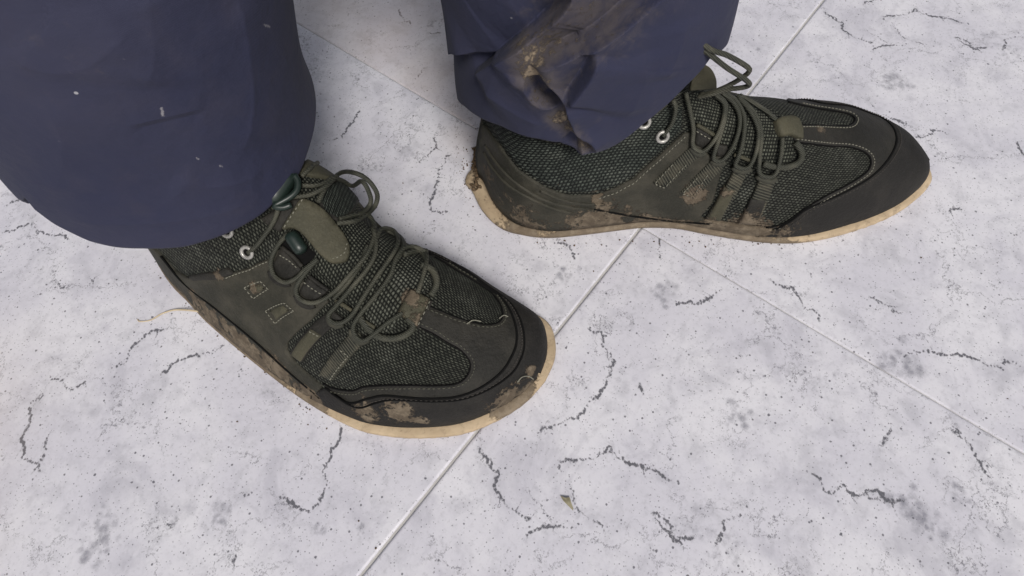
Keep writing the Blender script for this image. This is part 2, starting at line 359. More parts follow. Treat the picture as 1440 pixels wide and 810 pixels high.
def build_print(idx):
    NA, NB = 500, 472; a = (np.arange(NA+1)/NA-.5); b = (np.arange(NB+1)/NB-.5)
    crack = np.zeros((NB+1, NA+1)); blot = crack.copy(); warm = crack.copy()
    wa, wb = TA-.0009, TB-GAP; da, db = wa/NA, wb/NB
    def local(px, py):
        q = tl(at(px, py)); ia = math.floor(q[0]/TA); ib = math.floor(q[1]/TB)
        return q[0]-(ia+.5)*TA, q[1]-(ib+.5)*TB, (ib+100) % 2, ia, ib
    def stamp(arr, x, y, r, amp, hard=False):
        i0 = max(0, int((x-3*r)/da+NA/2)); i1 = min(NA, int((x+3*r)/da+NA/2)+1); j0 = max(0, int((y-3*r)/db+NB/2)); j1 = min(NB, int((y+3*r)/db+NB/2)+1)
        if i1 <= i0 or j1 <= j0: return
        X = a[i0:i1+1]*wa-x; Y = b[j0:j1+1]*wb-y
        g = amp*np.exp(-(X[None]**2+Y[:, None]**2)/(r*r)); arr[j0:j1+1, i0:i1+1] = np.maximum(arr[j0:j1+1, i0:i1+1], g)
    for k, P in enumerate(CR):
        L = [local(*p) for p in P]; mid = L[len(L)//2]
        if mid[2] != idx: continue
        # in the frame of the tile the middle lies in
        Q = []
        for p in P:
            q = tl(at(*p)); Q.append((q[0]-(mid[3]+.5)*TA, q[1]-(mid[4]+.5)*TB))
        rr = random.Random(k); D = densify(Q, k); ph = rr.random()*6
        for m_, q in enumerate(D):
            e = min(1, m_/6, (len(D)-1-m_)/6)+.25
            s_ = .55+.35*math.sin(ph+m_*.13)+.35*math.sin(ph*2+m_*.37)
            stamp(crack, q[0], q[1], .00130+.0003*max(0, s_), min(1, e)*(.86+.14*s_))
            if rr.random() < .10: stamp(crack, q[0]+rr.gauss(0, .002), q[1]+rr.gauss(0, .002), .0012, .8)
            if rr.random() < .045 and 4 < m_ < len(D)-4:      # a short side branch
                dd = D[m_+2]-D[m_-2]; an_ = math.atan2(dd[1], dd[0])+rr.choice((-1, 1))*rr.uniform(.5, 1.3); x_, y_ = q; nb_ = rr.randint(4, 16)
                for b_ in range(nb_):
                    an_ += rr.gauss(0, .35); x_ += .0010*math.cos(an_); y_ += .0010*math.sin(an_); stamp(crack, x_, y_, .00115, .9*(1-.5*b_/nb_))
            if rr.random() < .05: stamp(blot, q[0], q[1], .006, .35)
    for k, (px, py, r, am) in enumerate(BL):
        x, y, i, ia, ib = local(px, py)
        if i != idx: continue
        rr = random.Random(k+50); R = r/800*np.linalg.norm(at(px, py)-CAMP)*.8
        for _ in range(26): stamp(blot, x+rr.gauss(0, R*.55), y+rr.gauss(0, R*.55), R*rr.uniform(.22, .6), am*rr.uniform(.35, .9))
    if idx == 0:  # warm light between the legs, with some dust, painted into the print
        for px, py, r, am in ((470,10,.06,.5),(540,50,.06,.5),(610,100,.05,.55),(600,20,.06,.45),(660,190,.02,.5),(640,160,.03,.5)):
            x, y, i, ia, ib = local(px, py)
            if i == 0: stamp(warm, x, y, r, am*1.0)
    for _ in range(0): pass
    xx, yy = np.meshgrid(a*wa, b*wb); dx = wa/2-np.abs(xx); dy = wb/2-np.abs(yy); e = np.minimum(dx, dy)
    zz_ = np.where(dy < .0004, -.0007, np.where(dx < .0004, -.0002, 0.0))
    co = np.stack([xx, yy, zz_], -1).reshape(-1, 3).astype(np.float32)
    j, i = np.meshgrid(np.arange(NB), np.arange(NA), indexing='ij'); v0 = (j*(NA+1)+i).ravel()
    quads = np.stack([v0, v0+1, v0+NA+2, v0+NA+1], 1).astype(np.int32)
    # skirt round the edge, so that the tile has thickness
    ring = np.r_[np.arange(NA+1), (np.arange(1, NB+1))*(NA+1)+NA, NB*(NA+1)+np.arange(NA-1, -1, -1), np.arange(NB-1, 0, -1)*(NA+1)]
    base = len(co); low = co[ring].copy(); low[:, 2] = -.009; co = np.vstack([co, low]); n = len(ring)
    k2 = np.arange(n); sk = np.stack([ring, base+k2, base+(k2+1) % n, ring[(k2+1) % n]], 1).astype(np.int32)
    quads = np.vstack([quads, sk])
    me = bpy.data.meshes.new('tile'); me.vertices.add(len(co)); me.vertices.foreach_set('co', co.ravel())
    me.loops.add(quads.size); me.loops.foreach_set('vertex_index', quads.ravel()); me.polygons.add(len(quads))
    me.polygons.foreach_set('loop_start', np.arange(len(quads), dtype=np.int32)*4); me.update(calc_edges=True)
    at_ = me.color_attributes.new('print', 'FLOAT_COLOR', 'POINT')
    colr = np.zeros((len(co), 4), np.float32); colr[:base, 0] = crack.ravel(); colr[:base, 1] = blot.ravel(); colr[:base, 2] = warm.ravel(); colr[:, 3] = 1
    at_.data.foreach_set('color', colr.ravel()); me.materials.append(M_TILE); return me
floor = empty('floor'); floor['kind'] = 'structure'
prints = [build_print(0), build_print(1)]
for ia in range(-3, 4):
    for ib in range(-3, 4):
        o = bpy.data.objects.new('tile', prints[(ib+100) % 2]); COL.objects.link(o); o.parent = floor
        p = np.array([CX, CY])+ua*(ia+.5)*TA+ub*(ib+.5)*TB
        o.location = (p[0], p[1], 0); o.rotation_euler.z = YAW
gm = mesh_from('grout', [(-6, -6, -.0011), (6, -6, -.0011), (6, 6, -.0011), (-6, 6, -.0011)], [(0, 1, 2, 3)])
link('grout', gm, M_GROUT, floor)

# ------------------------------------------------------------------ shoe surface
LAT = [(0,.010),(.003,.001),(.010,-.009),(.025,-.0175),(.0465,-.0255),(.065,-.0320),(.082,-.0365),(.098,-.0385),(.123,-.042),(.17,-.0446),(.21,-.0448),(.243,-.041),(.262,-.034),(.280,-.0235),(.297,-.010),(.309,.006),(.317,.023),(.320,.040)]
MED = [(0,.010),(.004,.019),(.012,.0255),(.025,.033),(.045,.038),(.08,.0405),(.11,.040),(.14,.0440),(.17,.0515),(.20,.0600),(.23,.0665),(.25,.0700),(.27,.0722),(.288,.0728),(.302,.0718),(.311,.065),(.3175,.054),(.320,.040)]
LAT_F = [(0,-.012),(.002,-.0169),(.008,-.0228),(.02,-.0283),(.04,-.0318),(.07,-.034),(.10,-.0356),(.14,-.0372),(.18,-.039),(.217,-.0371),(.242,-.0328),(.262,-.0289),(.278,-.0230),(.291,-.0155),(.3025,-.0055),(.3088,.0085),(.3105,.026)]
MED_F = [(0,-.012),(.0035,-.006),(.0086,.0113),(.0171,.0256),(.0288,.034),(.0476,.0395),(.0716,.0403),(.0956,.0400),(.1127,.0402),(.1336,.0437),(.1513,.0503),(.1691,.0565),(.186,.0615),(.2048,.0648),(.224,.0648),(.247,.0617),(.266,.0575),(.283,.0520),(.295,.0460),(.3035,.0405),(.3086,.0345),(.3105,.026)]
sq = lambda T: [(x if x < .2 else .2+(x-.2)*.966, y) for x, y in T]
LAT_F, MED_F = sq(LAT_F), sq(MED_F)
class Shoe:
    def __init__(s, heel, ang, mirror, P):
        s.heel = np.array([heel[0], heel[1], 0]); s.m = mirror; s.P = P; s.L = P.get('L', .320)
        s.ex = np.array([math.cos(ang), math.sin(ang), 0]); s.ey = np.array([-math.sin(ang), math.cos(ang), 0])*(-1 if mirror else 1)
        NU, NV = 220, 96; s.NU, s.NV = NU, NV
        la = catmull(P.get('LAT', LAT), 10); me = catmull(P.get('MED', MED), 10); s.la, s.me = la, me
        t = np.linspace(0, 1, NU+1); ins = P.get('inset', .0035)
        x0, x1 = .004, s.L-P.get('tipin', .0045)
        xs = x0+(x1-x0)*(1-np.cos(np.pi*(.5*t+.5*(t*t*(3-2*t)))))/2
        s.xs = xs
        def tab(name): T = np.array(P[name])*np.array([s.L/.32, 1]); C = catmull(T, 8); return np.interp(xs, C[:, 0], C[:, 1])
        H = tab('H'); rid = tab('ridge'); ea = tab('ea'); eb = tab('eb'); nar = tab('nar'); hs_ = tab('hs')
        sx = s.L/2+(xs-(x0+x1)/2)*(s.L/(x1-x0))
        yl = np.interp(sx, la[:, 0], la[:, 1]); ym = np.interp(sx, me[:, 0], me[:, 1])
        mid = (yl+ym)/2; w = np.maximum((ym-yl)/2-(.0006+(ins-.0006)*np.clip((xs-.17)/.07, 0, 1)+.0015*np.clip(1-xs/.03, 0, 1))*np.clip((ym-yl)/.02, 0, 1), .0004)
        v = np.linspace(-1, 1, NV+1); ph = (v+1)/2*np.pi; c = np.cos(ph); sn = np.sin(ph)
        G = np.zeros((NU+1, NV+1, 3)); 
        for i in range(NU+1):
            cy = np.sign(c)*np.abs(c)**ea[i]; hz = np.clip(sn, 0, 1)**eb[i]
            y = mid[i]-w[i]*cy*(1-nar[i]*hz)+rid[i]*hz
            G[i, :, 0] = xs[i]+(P.get('lean', 0))*0; G[i, :, 1] = y; G[i, :, 2] = hs_[i]+(H[i]-hs_[i])*hz
        # heel: let the upper lean back a little over the sole, counter bulge
        hb = np.clip(1-G[:, :, 0]/.05, 0, 1); G[:, :, 0] += hb*(.003+.013*np.clip((G[:, :, 2]-.02)/.08, 0, 1)-.002*np.sin(np.clip(G[:, :, 2]/.06, 0, 1)*np.pi))
        G[:, :, 2] += np.clip((G[:, :, 0]-s.L+.05)/.05, 0, 1)**2*(P.get('spring', .004)-.004)
        s.Gl = G
        Wd = s.heel+G[:, :, :1]*s.ex+G[:, :, 1:2]*s.ey+G[:, :, 2:]*np.array([0, 0, 1.0]); s.G = Wd
        du = np.gradient(Wd, axis=0); dv = np.gradient(Wd, axis=1); N = np.cross(du, dv); N /= np.linalg.norm(N, axis=2)[:, :, None]+1e-15
        if not mirror: pass
        else: N = -N
        if N[NU//2, NV//2, 2] < 0: N = -N
        s.N = N
        s.U = np.r_[0, np.cumsum(np.linalg.norm(np.diff(Wd[:, NV//2], axis=0), axis=1))]
        s.VH = .085
        tri = []
        for i in range(NU):
            for j in range(NV):
                a = i*(NV+1)+j; tri.append((a, a+1, a+NV+2, a+NV+1))
        s.quads = tri
        s.bvh = BVHTree.FromPolygons([tuple(p) for p in Wd.reshape(-1, 3)], tri)
        s.mud = []
    def ev(s, UV, h=0.0):             # surface points above (U, V) at height h
        UV = np.atleast_2d(UV); fu = np.interp(UV[:, 0], s.U, np.arange(s.NU+1)); fv = (np.clip(UV[:, 1]/s.VH, -1, 1)+1)/2*s.NV
        i = np.clip(fu.astype(int), 0, s.NU-1); j = np.clip(fv.astype(int), 0, s.NV-1); a = (fu-i)[:, None]; b = (fv-j)[:, None]
        def il(A): return (A[i, j]*(1-a)*(1-b)+A[i+1, j]*a*(1-b)+A[i, j+1]*(1-a)*b+A[i+1, j+1]*a*b)
        N = il(s.N); N /= np.linalg.norm(N, axis=1)[:, None]+1e-12
        return il(s.G)+N*np.reshape(h, (-1, 1)) if np.ndim(h) else il(s.G)+N*h
    def nr(s, UV):
        return (s.ev(UV, 1.0)-s.ev(UV, 0.0))
    def hit(s, px, py):
        ref = s.P['ref']
        for k in range(80):
            f = k/80*.6; q = (px+(ref[0]-px)*f, py+(ref[1]-py)*f)
            loc, nn, idx, d = s.bvh.ray_cast(Vector(CAMP), Vector(ray(*q)))
            if idx is not None: break
        else: return np.array([.15, 0])
        i, j = divmod(idx, s.NV); loc = np.array(loc)
        A, B, C, D = s.G[i, j], s.G[i+1, j], s.G[i, j+1], s.G[i+1, j+1]; a = b = .5
        for _ in range(6):
            p = A*(1-a)*(1-b)+B*a*(1-b)+C*(1-a)*b+D*a*b; ga = (B-A)*(1-b)+(D-C)*b; gb = (C-A)*(1-a)+(D-B)*a
            Jm = np.stack([ga, gb], 1); st, *_ = np.linalg.lstsq(Jm, loc-p, rcond=None); a = np.clip(a+st[0], 0, 1); b = np.clip(b+st[1], 0, 1)
        return np.array([s.U[i]*(1-a)+s.U[i+1]*a, ((j+b)/s.NV*2-1)*s.VH])
    def hith(s, px, py, h):           # surface point whose lifted copy is seen at (px, py)
        q = np.array([px, py], float); best = None
        for _ in range(4):
            uv = s.hit(*q); p = s.ev(uv[None], h)[0]; e = np.array([px, py])-pix(p); er = np.hypot(*e)
            if best is None or er < best[0]: best = (er, uv)
            if er < .4: break
            q = q+e*.8
        return best[1]
    def path(s, pts, h=.0015):        # measured points (x, y) or ('uv', u, v)
        out = []
        for p in pts: out.append(np.array([p[1], p[2]*s.VH]) if p[0] == 'uv' else s.hith(p[0], p[1], h))
        return np.array(out)

def inside(P, q):
    x, y = q[:, 0], q[:, 1]; r = np.zeros(len(q), bool); n = len(P)
    for i in range(n):
        x1, y1 = P[i]; x2, y2 = P[(i+1) % n]
        c = ((y1 > y) != (y2 > y)) & (x < (x2-x1)*(y-y1)/((y2-y1) if y2 != y1 else 1e-12)+x1); r ^= c
    return r
def mudattr(me, sh, base=0.0, lowz=.016, spots=True):
    V = np.array([v.co for v in me.vertices]); m = np.full(len(V), base, float)
    m = np.maximum(m, np.clip(1.0-(V[:, 2]-.002)/lowz, 0, 1)*.75*sh.P['lowmud'](sh, V))
    if spots:
        for c, r, a in sh.mud: m = np.maximum(m, a*np.exp(-((V-c)**2).sum(1)/(r*r)))
    A = me.attributes.new('mud', 'FLOAT', 'POINT'); A.data.foreach_set('value', m.astype(np.float32))
def setuv(me, UVs):
    l = me.uv_layers.new(name='UVMap'); idx = np.zeros(len(me.loops), np.int32); me.loops.foreach_get('vertex_index', idx)
    l.data.foreach_set('uv', np.asarray(UVs, np.float32)[idx].ravel())
def patch(sh, name, poly, h, mat, parent, smooth=True, grid=.003, bev=.0006, hfun=None, base=0.0, uvdir=None, step=.0016):
    """a sheet of thickness h lying on the shoe, outline given in surface coordinates"""
    P = resample(poly, step, True)
    area = .5*np.sum(P[:, 0]*np.roll(P[:, 1], -1)-np.roll(P[:, 0], -1)*P[:, 1])
    if area < 0: P = P[::-1]
    T = np.roll(P, -1, 0)-np.roll(P, 1, 0); T /= np.linalg.norm(T, axis=1)[:, None]+1e-12; Nn = np.stack([-T[:, 1], T[:, 0]], 1)
    I = P+Nn*bev; n = len(P)
    lo, hi = I.min(0), I.max(0); gx = np.arange(lo[0], hi[0], grid); gy = np.arange(lo[1], hi[1], grid)
    gg = np.array([(x+(grid/2 if k % 2 else 0), y) for k, y in enumerate(gy) for x in gx]).reshape(-1, 2)
    if len(gg):
        gg = gg[inside(I, gg)]
    if len(gg):
        dmin = np.min(((gg[:, None]-I[None])**2).sum(2), 1); gg = gg[dmin > (grid*.45)**2]
    allp = [Vector(p) for p in I]+[Vector(p) for p in gg]
    r = delaunay_2d_cdt(allp, [(i, (i+1) % n) for i in range(n)], [], 0, 1e-7)
    cv = np.array([tuple(v) for v in r[0]]); faces = [tuple(f) for f in r[2]]
    cen = np.array([cv[list(f)].mean(0) for f in faces]); ok = inside(I, cen); faces = [f for f, o in zip(faces, ok) if o]
    hh = lambda q: (h if hfun is None else h+hfun(q))
    top = sh.ev(cv, hh(cv)); r1 = sh.ev(P, hh(P)*.62); r0 = sh.ev(P, -.0006); m0 = len(cv)
    # map original inset indices to the output ones
    orig = {}
    for k, lst in enumerate(r[3]):
        for q in lst: orig[q] = k
    ring = [orig.get(i, i) for i in range(n)]
    V = np.vstack([top, r1, r0]); F = list(faces)
    for i in range(n):
        j = (i+1) % n; F.append((ring[j], ring[i], m0+i, m0+j)); F.append((m0+j, m0+i, m0+n+i, m0+n+j))
    me = mesh_from(name, V, F); bm = bmesh.new(); bm.from_mesh(me); bmesh.ops.recalc_face_normals(bm, faces=bm.faces); bm.to_mesh(me); bm.free()
    # outward check
    uvs = np.vstack([cv, P, P])
    if uvdir is not None:
        d = np.array(uvdir[1])-np.array(uvdir[0]); ln = np.linalg.norm(d); d /= ln; tt = (uvs-uvdir[0])@d
        uvs = np.stack([tt/.0016, uvs@np.array([-d[1], d[0]])/.0016], 1)
    setuv(me, uvs); mudattr(me, sh, base); return link(name, me, mat, parent, smooth)
def stitches(sh, name, path, mat, parent, h=.0013, pitch=.0026, ln=.0016, r=.00032, start=None):
    Q = resample(path, pitch/2); V = []; F = []
    if len(Q) < 3: return
    for k in range(0, len(Q)-1, 2):
        a, b = Q[k], Q[k+1]; d = (b-a)*(ln/pitch*1.0)*1.0; c = (a+b)/2
        pp = np.array([c-d, c-d*.5, c+d*.5, c+d]); P3 = sh.ev(pp, np.array([h-.0003, h+.00015, h+.00015, h-.0003]))
        v, f = tube(P3, [r*.5, r, r, r*.5], 5); o = len(V); V += v; F += [tuple(i+o for i in q) for q in f]
    me = mesh_from(name, V, F); mudattr(me, sh, 0, spots=True); o = link(name, me, mat, parent); o['kind'] = 'stuff'; return o
def cord(sh, name, pts, parent, r=.00125, h=.0016, mat=None, arch=0.0, closed=False, lift=None):
    """a lace: measured points, each resting on the shoe (h above it) or at its own height (x, y, z)"""
    P = []
    for k, p in enumerate(pts):
        if len(p) == 3 and p[0] != 'uv' and p[2] is not None and p[2] > 0: P.append(at(p[0], p[1], p[2]))
        else:
            hh = h+(lift[k] if lift else 0)
            if p[0] == 'uv': P.append(sh.ev(np.array([[p[1], p[2]*sh.VH]]), hh)[0])
            else: P.append(sh.ev(sh.hith(p[0], p[1], hh)[None], hh)[0])
    P = catmull(P, 8, closed); P = resample(P, .0012, closed)
    # keep it out of the surface
    for k in range(len(P)):
        loc, nn, idx, d = sh.bvh.find_nearest(Vector(P[k]))
        if idx is not None:
            i, j = divmod(idx, sh.NV); N = sh.N[i, j]; dd = np.dot(P[k]-np.array(loc), N)
            if dd < h*.8: P[k] = P[k]+N*(h*.8-dd)
    V, F = tube(P, r, 9, closed); me = mesh_from(name, V, F); mudattr(me, sh, 0); return link(name, me, mat or M_LACE, parent)

def sole_mesh(sh, name, parent, z0, z1, out, mat, lug=0.0, x0=None, base=0, lowz=.012, wavy=0):
    la, me_ = sh.la, sh.me
    loop = np.vstack([la, me_[::-1][1:-1]]); loop = resample(loop, .0012, True); n = len(loop)
    T = np.roll(loop, -1, 0)-np.roll(loop, 1, 0); T /= np.linalg.norm(T, axis=1)[:, None]; Nn = np.stack([T[:, 1], -T[:, 0]], 1)
    s_L = sh.L
    V = []; rings = [(0, -.0015), (z0+.0005, -.0002), (z0+.0016, out*.9), (.5*(z0+z1), out), (z1-.0010, out*.85), (z1, 0), (z1+.0002, -.004)]
    for k, (z, o) in enumerate(rings):
        lugw = lug*(np.sin(np.arange(n)*1.0) > .1)*np.clip((loop[:, 0]-.24)/.03, 0, 1)*(1 if k in (1, 2) else 0)
        hl = np.clip(1-loop[:, 0]/.03, 0, 1)*.003*(1 if k in (2, 3, 4) else 0)
        ts = np.clip((loop[:, 0]-s_L+.05)/.05, 0, 1)**2*sh.P.get('spring', .004)
        ts = ts+np.array([noise.noise(Vector((p[0]*60, p[1]*60, k*.3)))*wavy for p in loop])*(1 if k > 2 else 0)
        q = loop+Nn*(o-lugw+hl)[:, None]
        V.append(sh.heel+q[:, :1]*sh.ex+q[:, 1:2]*sh.ey+(z+ts)[:, None]*np.array([0, 0, 1.0]))
    V = np.vstack(V); F = []
    for k in range(len(rings)-1):
        for i in range(n): j = (i+1) % n; F.append((k*n+i, k*n+j, (k+1)*n+j, (k+1)*n+i))
    F.append(tuple(range(n))); F.append(tuple(range((len(rings)-1)*n, len(rings)*n)))
    me = mesh_from(name, V, F); bm = bmesh.new(); bm.from_mesh(me); bmesh.ops.recalc_face_normals(bm, faces=bm.faces); bm.to_mesh(me); bm.free()
    mudattr(me, sh, base, lowz); return link(name, me, mat, parent)

def seamcord(sh, parent, path, h, r):  # raised dark cord along a seam, its colour painting the groove's shade
    Q = resample(path, .0015); V, F = tube(sh.ev(Q, h), r, 6); me = mesh_from('seam_shade_cord', V, F); mudattr(me, sh, 0, spots=False); return link('seam_shade_cord', me, M_GROOVE, parent)
def torus_at(sh, uv, R, r, h, name, mat, parent):
    c = sh.ev(uv[None], h)[0]; N = sh.nr(uv[None])[0]; N /= np.linalg.norm(N); a = np.cross(N, [0, 0, 1.0]); a /= np.linalg.norm(a); b = np.cross(N, a)
    P = np.array([c+R*(a*math.cos(t)+b*math.sin(t)) for t in np.linspace(0, 2*math.pi, 28, endpoint=False)])
    V, F = tube(P, r, 8, True); me = mesh_from(name, V, F); mudattr(me, sh, 0, spots=False); o = link(name, me, mat, parent)
    # near-black disc, the shade inside the hole as colour
    V = [c+N*-.0003+(R-.0001)*(a*math.cos(t)+b*math.sin(t)) for t in np.linspace(0, 2*math.pi, 24, endpoint=False)]+[c-N*.0006]
    me = mesh_from('hole', V, [(i, (i+1) % 24, 24) for i in range(24)]); mudattr(me, sh, 0, spots=False); link('eyelet_hole', me, M_GROOVE, o)
    return o

def lowmud(sh, V):
    x = (V-sh.heel)@sh.ex; a = np.clip((x-.17)/.05, 0, 1); b = np.clip((x-.03)/.05, 0, 1) if sh.m else 1
    return 1.5*b*(1-a)+.12
TAB = dict(lowmud=lowmud,
 H=[(0,.088),(.02,.098),(.06,.102),(.10,.103),(.13,.101),(.155,.093),(.18,.081),(.205,.070),(.23,.0605),(.255,.052),(.28,.043),(.295,.036),(.305,.0295),(.312,.022),(.3165,.013),(.320,.010)],
 ridge=[(0,0),(.05,.0),(.10,.004),(.15,.008),(.20,.008),(.25,.002),(.29,0),(.32,0)],
 ea=[(0,1),(.05,.85),(.10,.85),(.15,.95),(.20,.95),(.25,.85),(.29,.85),(.32,.95)],
 eb=[(0,.45),(.05,.45),(.10,.6),(.14,.85),(.18,.92),(.22,.85),(.26,.72),(.29,.65),(.32,.6)],
 nar=[(0,.0),(.05,.12),(.10,.20),(.15,.25),(.20,.22),(.25,.12),(.29,.05),(.32,0)],
 hs=[(0,.009),(.05,.008),(.15,.007),(.25,.007),(.29,.008),(.32,.010)])

NEAR_RIDGE = [(0,0),(.05,.004),(.10,.0144),(.14,.0264),(.17,.0304),(.20,.0189),(.25,.0083),(.29,-.0002),(.32,0)]
NEAR_EB = [(0,.45),(.05,.45),(.10,.55),(.14,.65),(.18,.75),(.22,.8),(.26,.72),(.29,.65),(.32,.6)]
NEAR_MED = [(0,.010),(.004,.019),(.012,.0255),(.025,.033),(.045,.038),(.08,.0405),(.11,.0407),(.14,.0486),(.17,.0544),(.20,.0576),(.23,.0661),(.25,.0707),(.27,.0714),(.288,.0725),(.302,.0718),(.311,.065),(.3175,.054),(.32,.04)]
FAR_RIDGE = [(0,0),(.05,0),(.10,.004),(.15,.0107),(.20,.0064),(.25,.0014),(.29,-.0004),(.32,0)]
FAR_H = [(0,.088),(.02,.098),(.06,.102),(.10,.103),(.13,.0971),(.155,.0873),(.18,.0775),(.205,.0694),(.23,.058),(.255,.05),(.28,.038),(.295,.030),(.305,.0245),(.312,.0190),(.3165,.0145),(.32,.0105)]
FAR_EB = [(0,.45),(.05,.45),(.10,.6),(.14,.85),(.18,.92),(.22,.9),(.26,.85),(.29,.8),(.32,.7)]
NEAR_H = [(0,.08),(.02,.087),(.06,.089),(.09,.092),(.12,.0972),(.135,.0993),(.155,.096),(.18,.0828),(.205,.07),(.23,.0607),(.255,.0521),(.28,.0427),(.295,.0357),(.305,.0293),(.312,.0219),(.3165,.0129),(.32,.01)]
NEAR_NAR = [(0,.0),(.05,.28),(.09,.36),(.13,.30),(.15,.25),(.20,.22),(.25,.12),(.29,.05),(.32,0)]
def base_upper(sh, parent):
    V = sh.G.reshape(-1, 3); me = mesh_from('knit_upper', V, sh.quads)
    uu, vv = np.meshgrid(sh.U, np.linspace(-1, 1, sh.NV+1)*sh.VH, indexing='ij'); setuv(me, np.stack([uu.ravel(), vv.ravel()], 1))
    mudattr(me, sh, 0); bm = bmesh.new(); bm.from_mesh(me); bmesh.ops.recalc_face_normals(bm, faces=bm.faces); bm.to_mesh(me); bm.free()
    return link('knit_upper', me, M_KNIT, parent)
def strap(sh, name, quad, parent, h=.0022, ribs=True, mat=None, st=True):
    q = sh.path(quad); P = resample(q, .004, True)
    o = patch(sh, name, q, h, mat or M_WEB, parent, uvdir=((q[0]+q[1])/2, (q[2]+q[3])/2), grid=.002, step=.001, bev=.0004)
    return o
def inset_path(sh, quad, d):
    q = quad; c = q.mean(0); return c+(q-c)*d

def shoe_common(sh, root):
    sole_mesh(sh, 'outsole', root, 0.0, .0058, .0014, M_SOLE, lug=.0011, lowz=.008)
    return base_upper(sh, root)

zA = lambda P: zz(P, 3.0, 190, 210); zB = lambda P: zz(P, 3.682, 330, 220); zC = lambda P: zz(P, 2.612, 380, 320)
zE = lambda P: zz(P, 2.793, 880, 60); zD = lambda P: zz(P, 2.794, 640, 60)

# ------------------------------------------------------------------ near (right) shoe
def near_shoe():
    ang = math.radians(-38); O = (-.2631, .2665)
    P = dict(TAB); P['H'] = NEAR_H; P['nar'] = NEAR_NAR; P['ridge'] = NEAR_RIDGE; P['MED'] = NEAR_MED; P['eb'] = NEAR_EB; P['ref'] = (500, 430); sh = Shoe(O, ang, False, P)
    root = empty('shoe', (O[0], O[1], 0))
    tag(root, 'muddy dark green lace-up shoe below the plain dusty cuff, toe towards the lower right', 'shoe', 'pair of worn green shoes')
    for k in range(16):
        f = k/15; sh.mud.append((sh.ev(sh.hit(232+f*215, 380+f*188-6*math.sin(f*3))[None])[0], .0045, .95))
    for px, py, r, a in ((710,560,.013,.85),(735,545,.007,.9),(560,577,.012,.62),(592,586,.009,.6),(520,578,.012,.65),(575,420,.006,1.1),(360,405,.004,.9),(310,385,.004,.9),(440,558,.012,.9),(395,520,.014,.8),(340,480,.012,.7),(280,420,.01,.6),(745,520,.005,.9)):
        sh.mud.append((sh.ev(sh.hit(px, py)[None])[0], r, a))
    shoe_common(sh, root)
    # sole-side rand, muddy
    # toe cap
    seam = sh.path([(457,546),(491,567),(518,561),(545,557),(610,561),(648,557),(682,542),(709,519),(725,488),(726,462),(717,435),(702,416),(671,393),(648,377),(622,362)])
    um = seam[-1][0]; end = np.array([[um-.02, .70*sh.VH], [um-.035, .86*sh.VH], [um-.045, 1.0*sh.VH]])
    ust = seam[0][0]; st = np.array([[ust-.012, -1.0*sh.VH], [ust-.010, -.97*sh.VH]])
    sm = catmull(np.vstack([seam, end]), 5)
    cap = np.vstack([st[:1], st[1:], sm, [[sh.U[-1], sh.VH]], [[sh.U[-1], -sh.VH]]])
    # vamp overlay with two windows
    inner = sh.path([(452,540),(468,548),(495,551),(514,545),(571,543),(625,543),(648,538),(660,524),(661,508),(648,492),(629,481),(610,469),(589,459),(574,449),(594,424),(606,431),(625,439),(648,448),(679,456),(700,454),(708,443),(704,425),(688,406),(660,388),(640,376),(612,360)])
    outer = sm + 0; cen = np.array([sh.U[-1], 0])
    dirn = np.array([[.004, 0]])
    ov = sm[:-8]+np.array([.004, 0])
    v0 = np.vstack([catmull(inner, 4), ov[::-1]])
    patch(sh, 'vamp_overlay', v0, .0011, M_NUB, root)
    patch(sh, 'toe_cap', cap, .0019, M_CAP, root, bev=.0009)
    stitches(sh, 'cap_stitching', sm[2:]+np.array([.0034, 0])*1.0, M_STITCHD, root, .0020); seamcord(sh, root, sm, .0010, .00085); seamcord(sh, root, sm+np.array([.0052, 0]), .0021, .0006)
    iv = catmull(inner, 4); c = np.gradient(iv, axis=0); nn = np.stack([-c[:, 1], c[:, 0]], 1); nn /= np.linalg.norm(nn, axis=1)[:, None]+1e-9
    test = iv+nn*.0016; k = len(iv)//3; sgn = 1 if inside(v0, (iv[k:k+1]+nn[k:k+1]*.0016))[0] else -1
    seamcord(sh, root, iv, .0004, .0006)
    stitches(sh, 'window_stitching', (iv+nn*sgn*.0018)[2:-2], M_STITCH, root, .0013)
    # quarter / side panel
    q = sh.path([(222,356),(245,382),(265,392),(300,387),(310,390),(318,388),(350,377),(377,364),(386,350),(393,352),(399,358),(404,372),(416,385),(424,392),(432,402),(445,414),(458,420),(463,424),(436,452),(403,483),(402,492),(407,503),(430,526),(452,544)])
    q = np.vstack([q, [[q[-1][0]-.004, -.97*sh.VH], [q[-1][0]-.012, -sh.VH], [0, -sh.VH], [0, q[0][1]]]])
    patch(sh, 'side_panel', q, .0015, M_SIDE, root)
    # hidden side: the same panel on the far flank
    qm = np.array([[0, .50], [.05, .46], [.09, .40], [.12, .33], [.15, .36], [.175, .50], [.20, .70], [.21, 1], [0, 1]])*np.array([1, sh.VH]); patch(sh, 'side_panel', catmull(qm[:-2], 4).tolist()+qm[-2:].tolist(), .0015, M_SIDE, root)
    stitches(sh, 'panel_stitching', sh.path([(318,391),(350,380),(376,368)]), M_STITCHL, root, .0017)
    cord(sh, 'foxing_line', [(226,360),(257,397),(303,434),(353,475),(405,522),(450,560)], root, .0007, .0016, M_GROOVE)
    # collar seam rand
    patch(sh, 'collar_trim', sh.path([(262,389),(300,384),(318,377),(330,387),(312,391),(300,395),(272,396)]), .0020, M_NUB, root)
    # scallop tabs
    t1 = sh.path(zB([(222,505),(242,475),(290,520),(345,580),(330,605),(285,635),(235,620),(200,575)])); patch(sh, 'lace_tab', catmull(t1, 3, True), .0024, M_NUB, root)
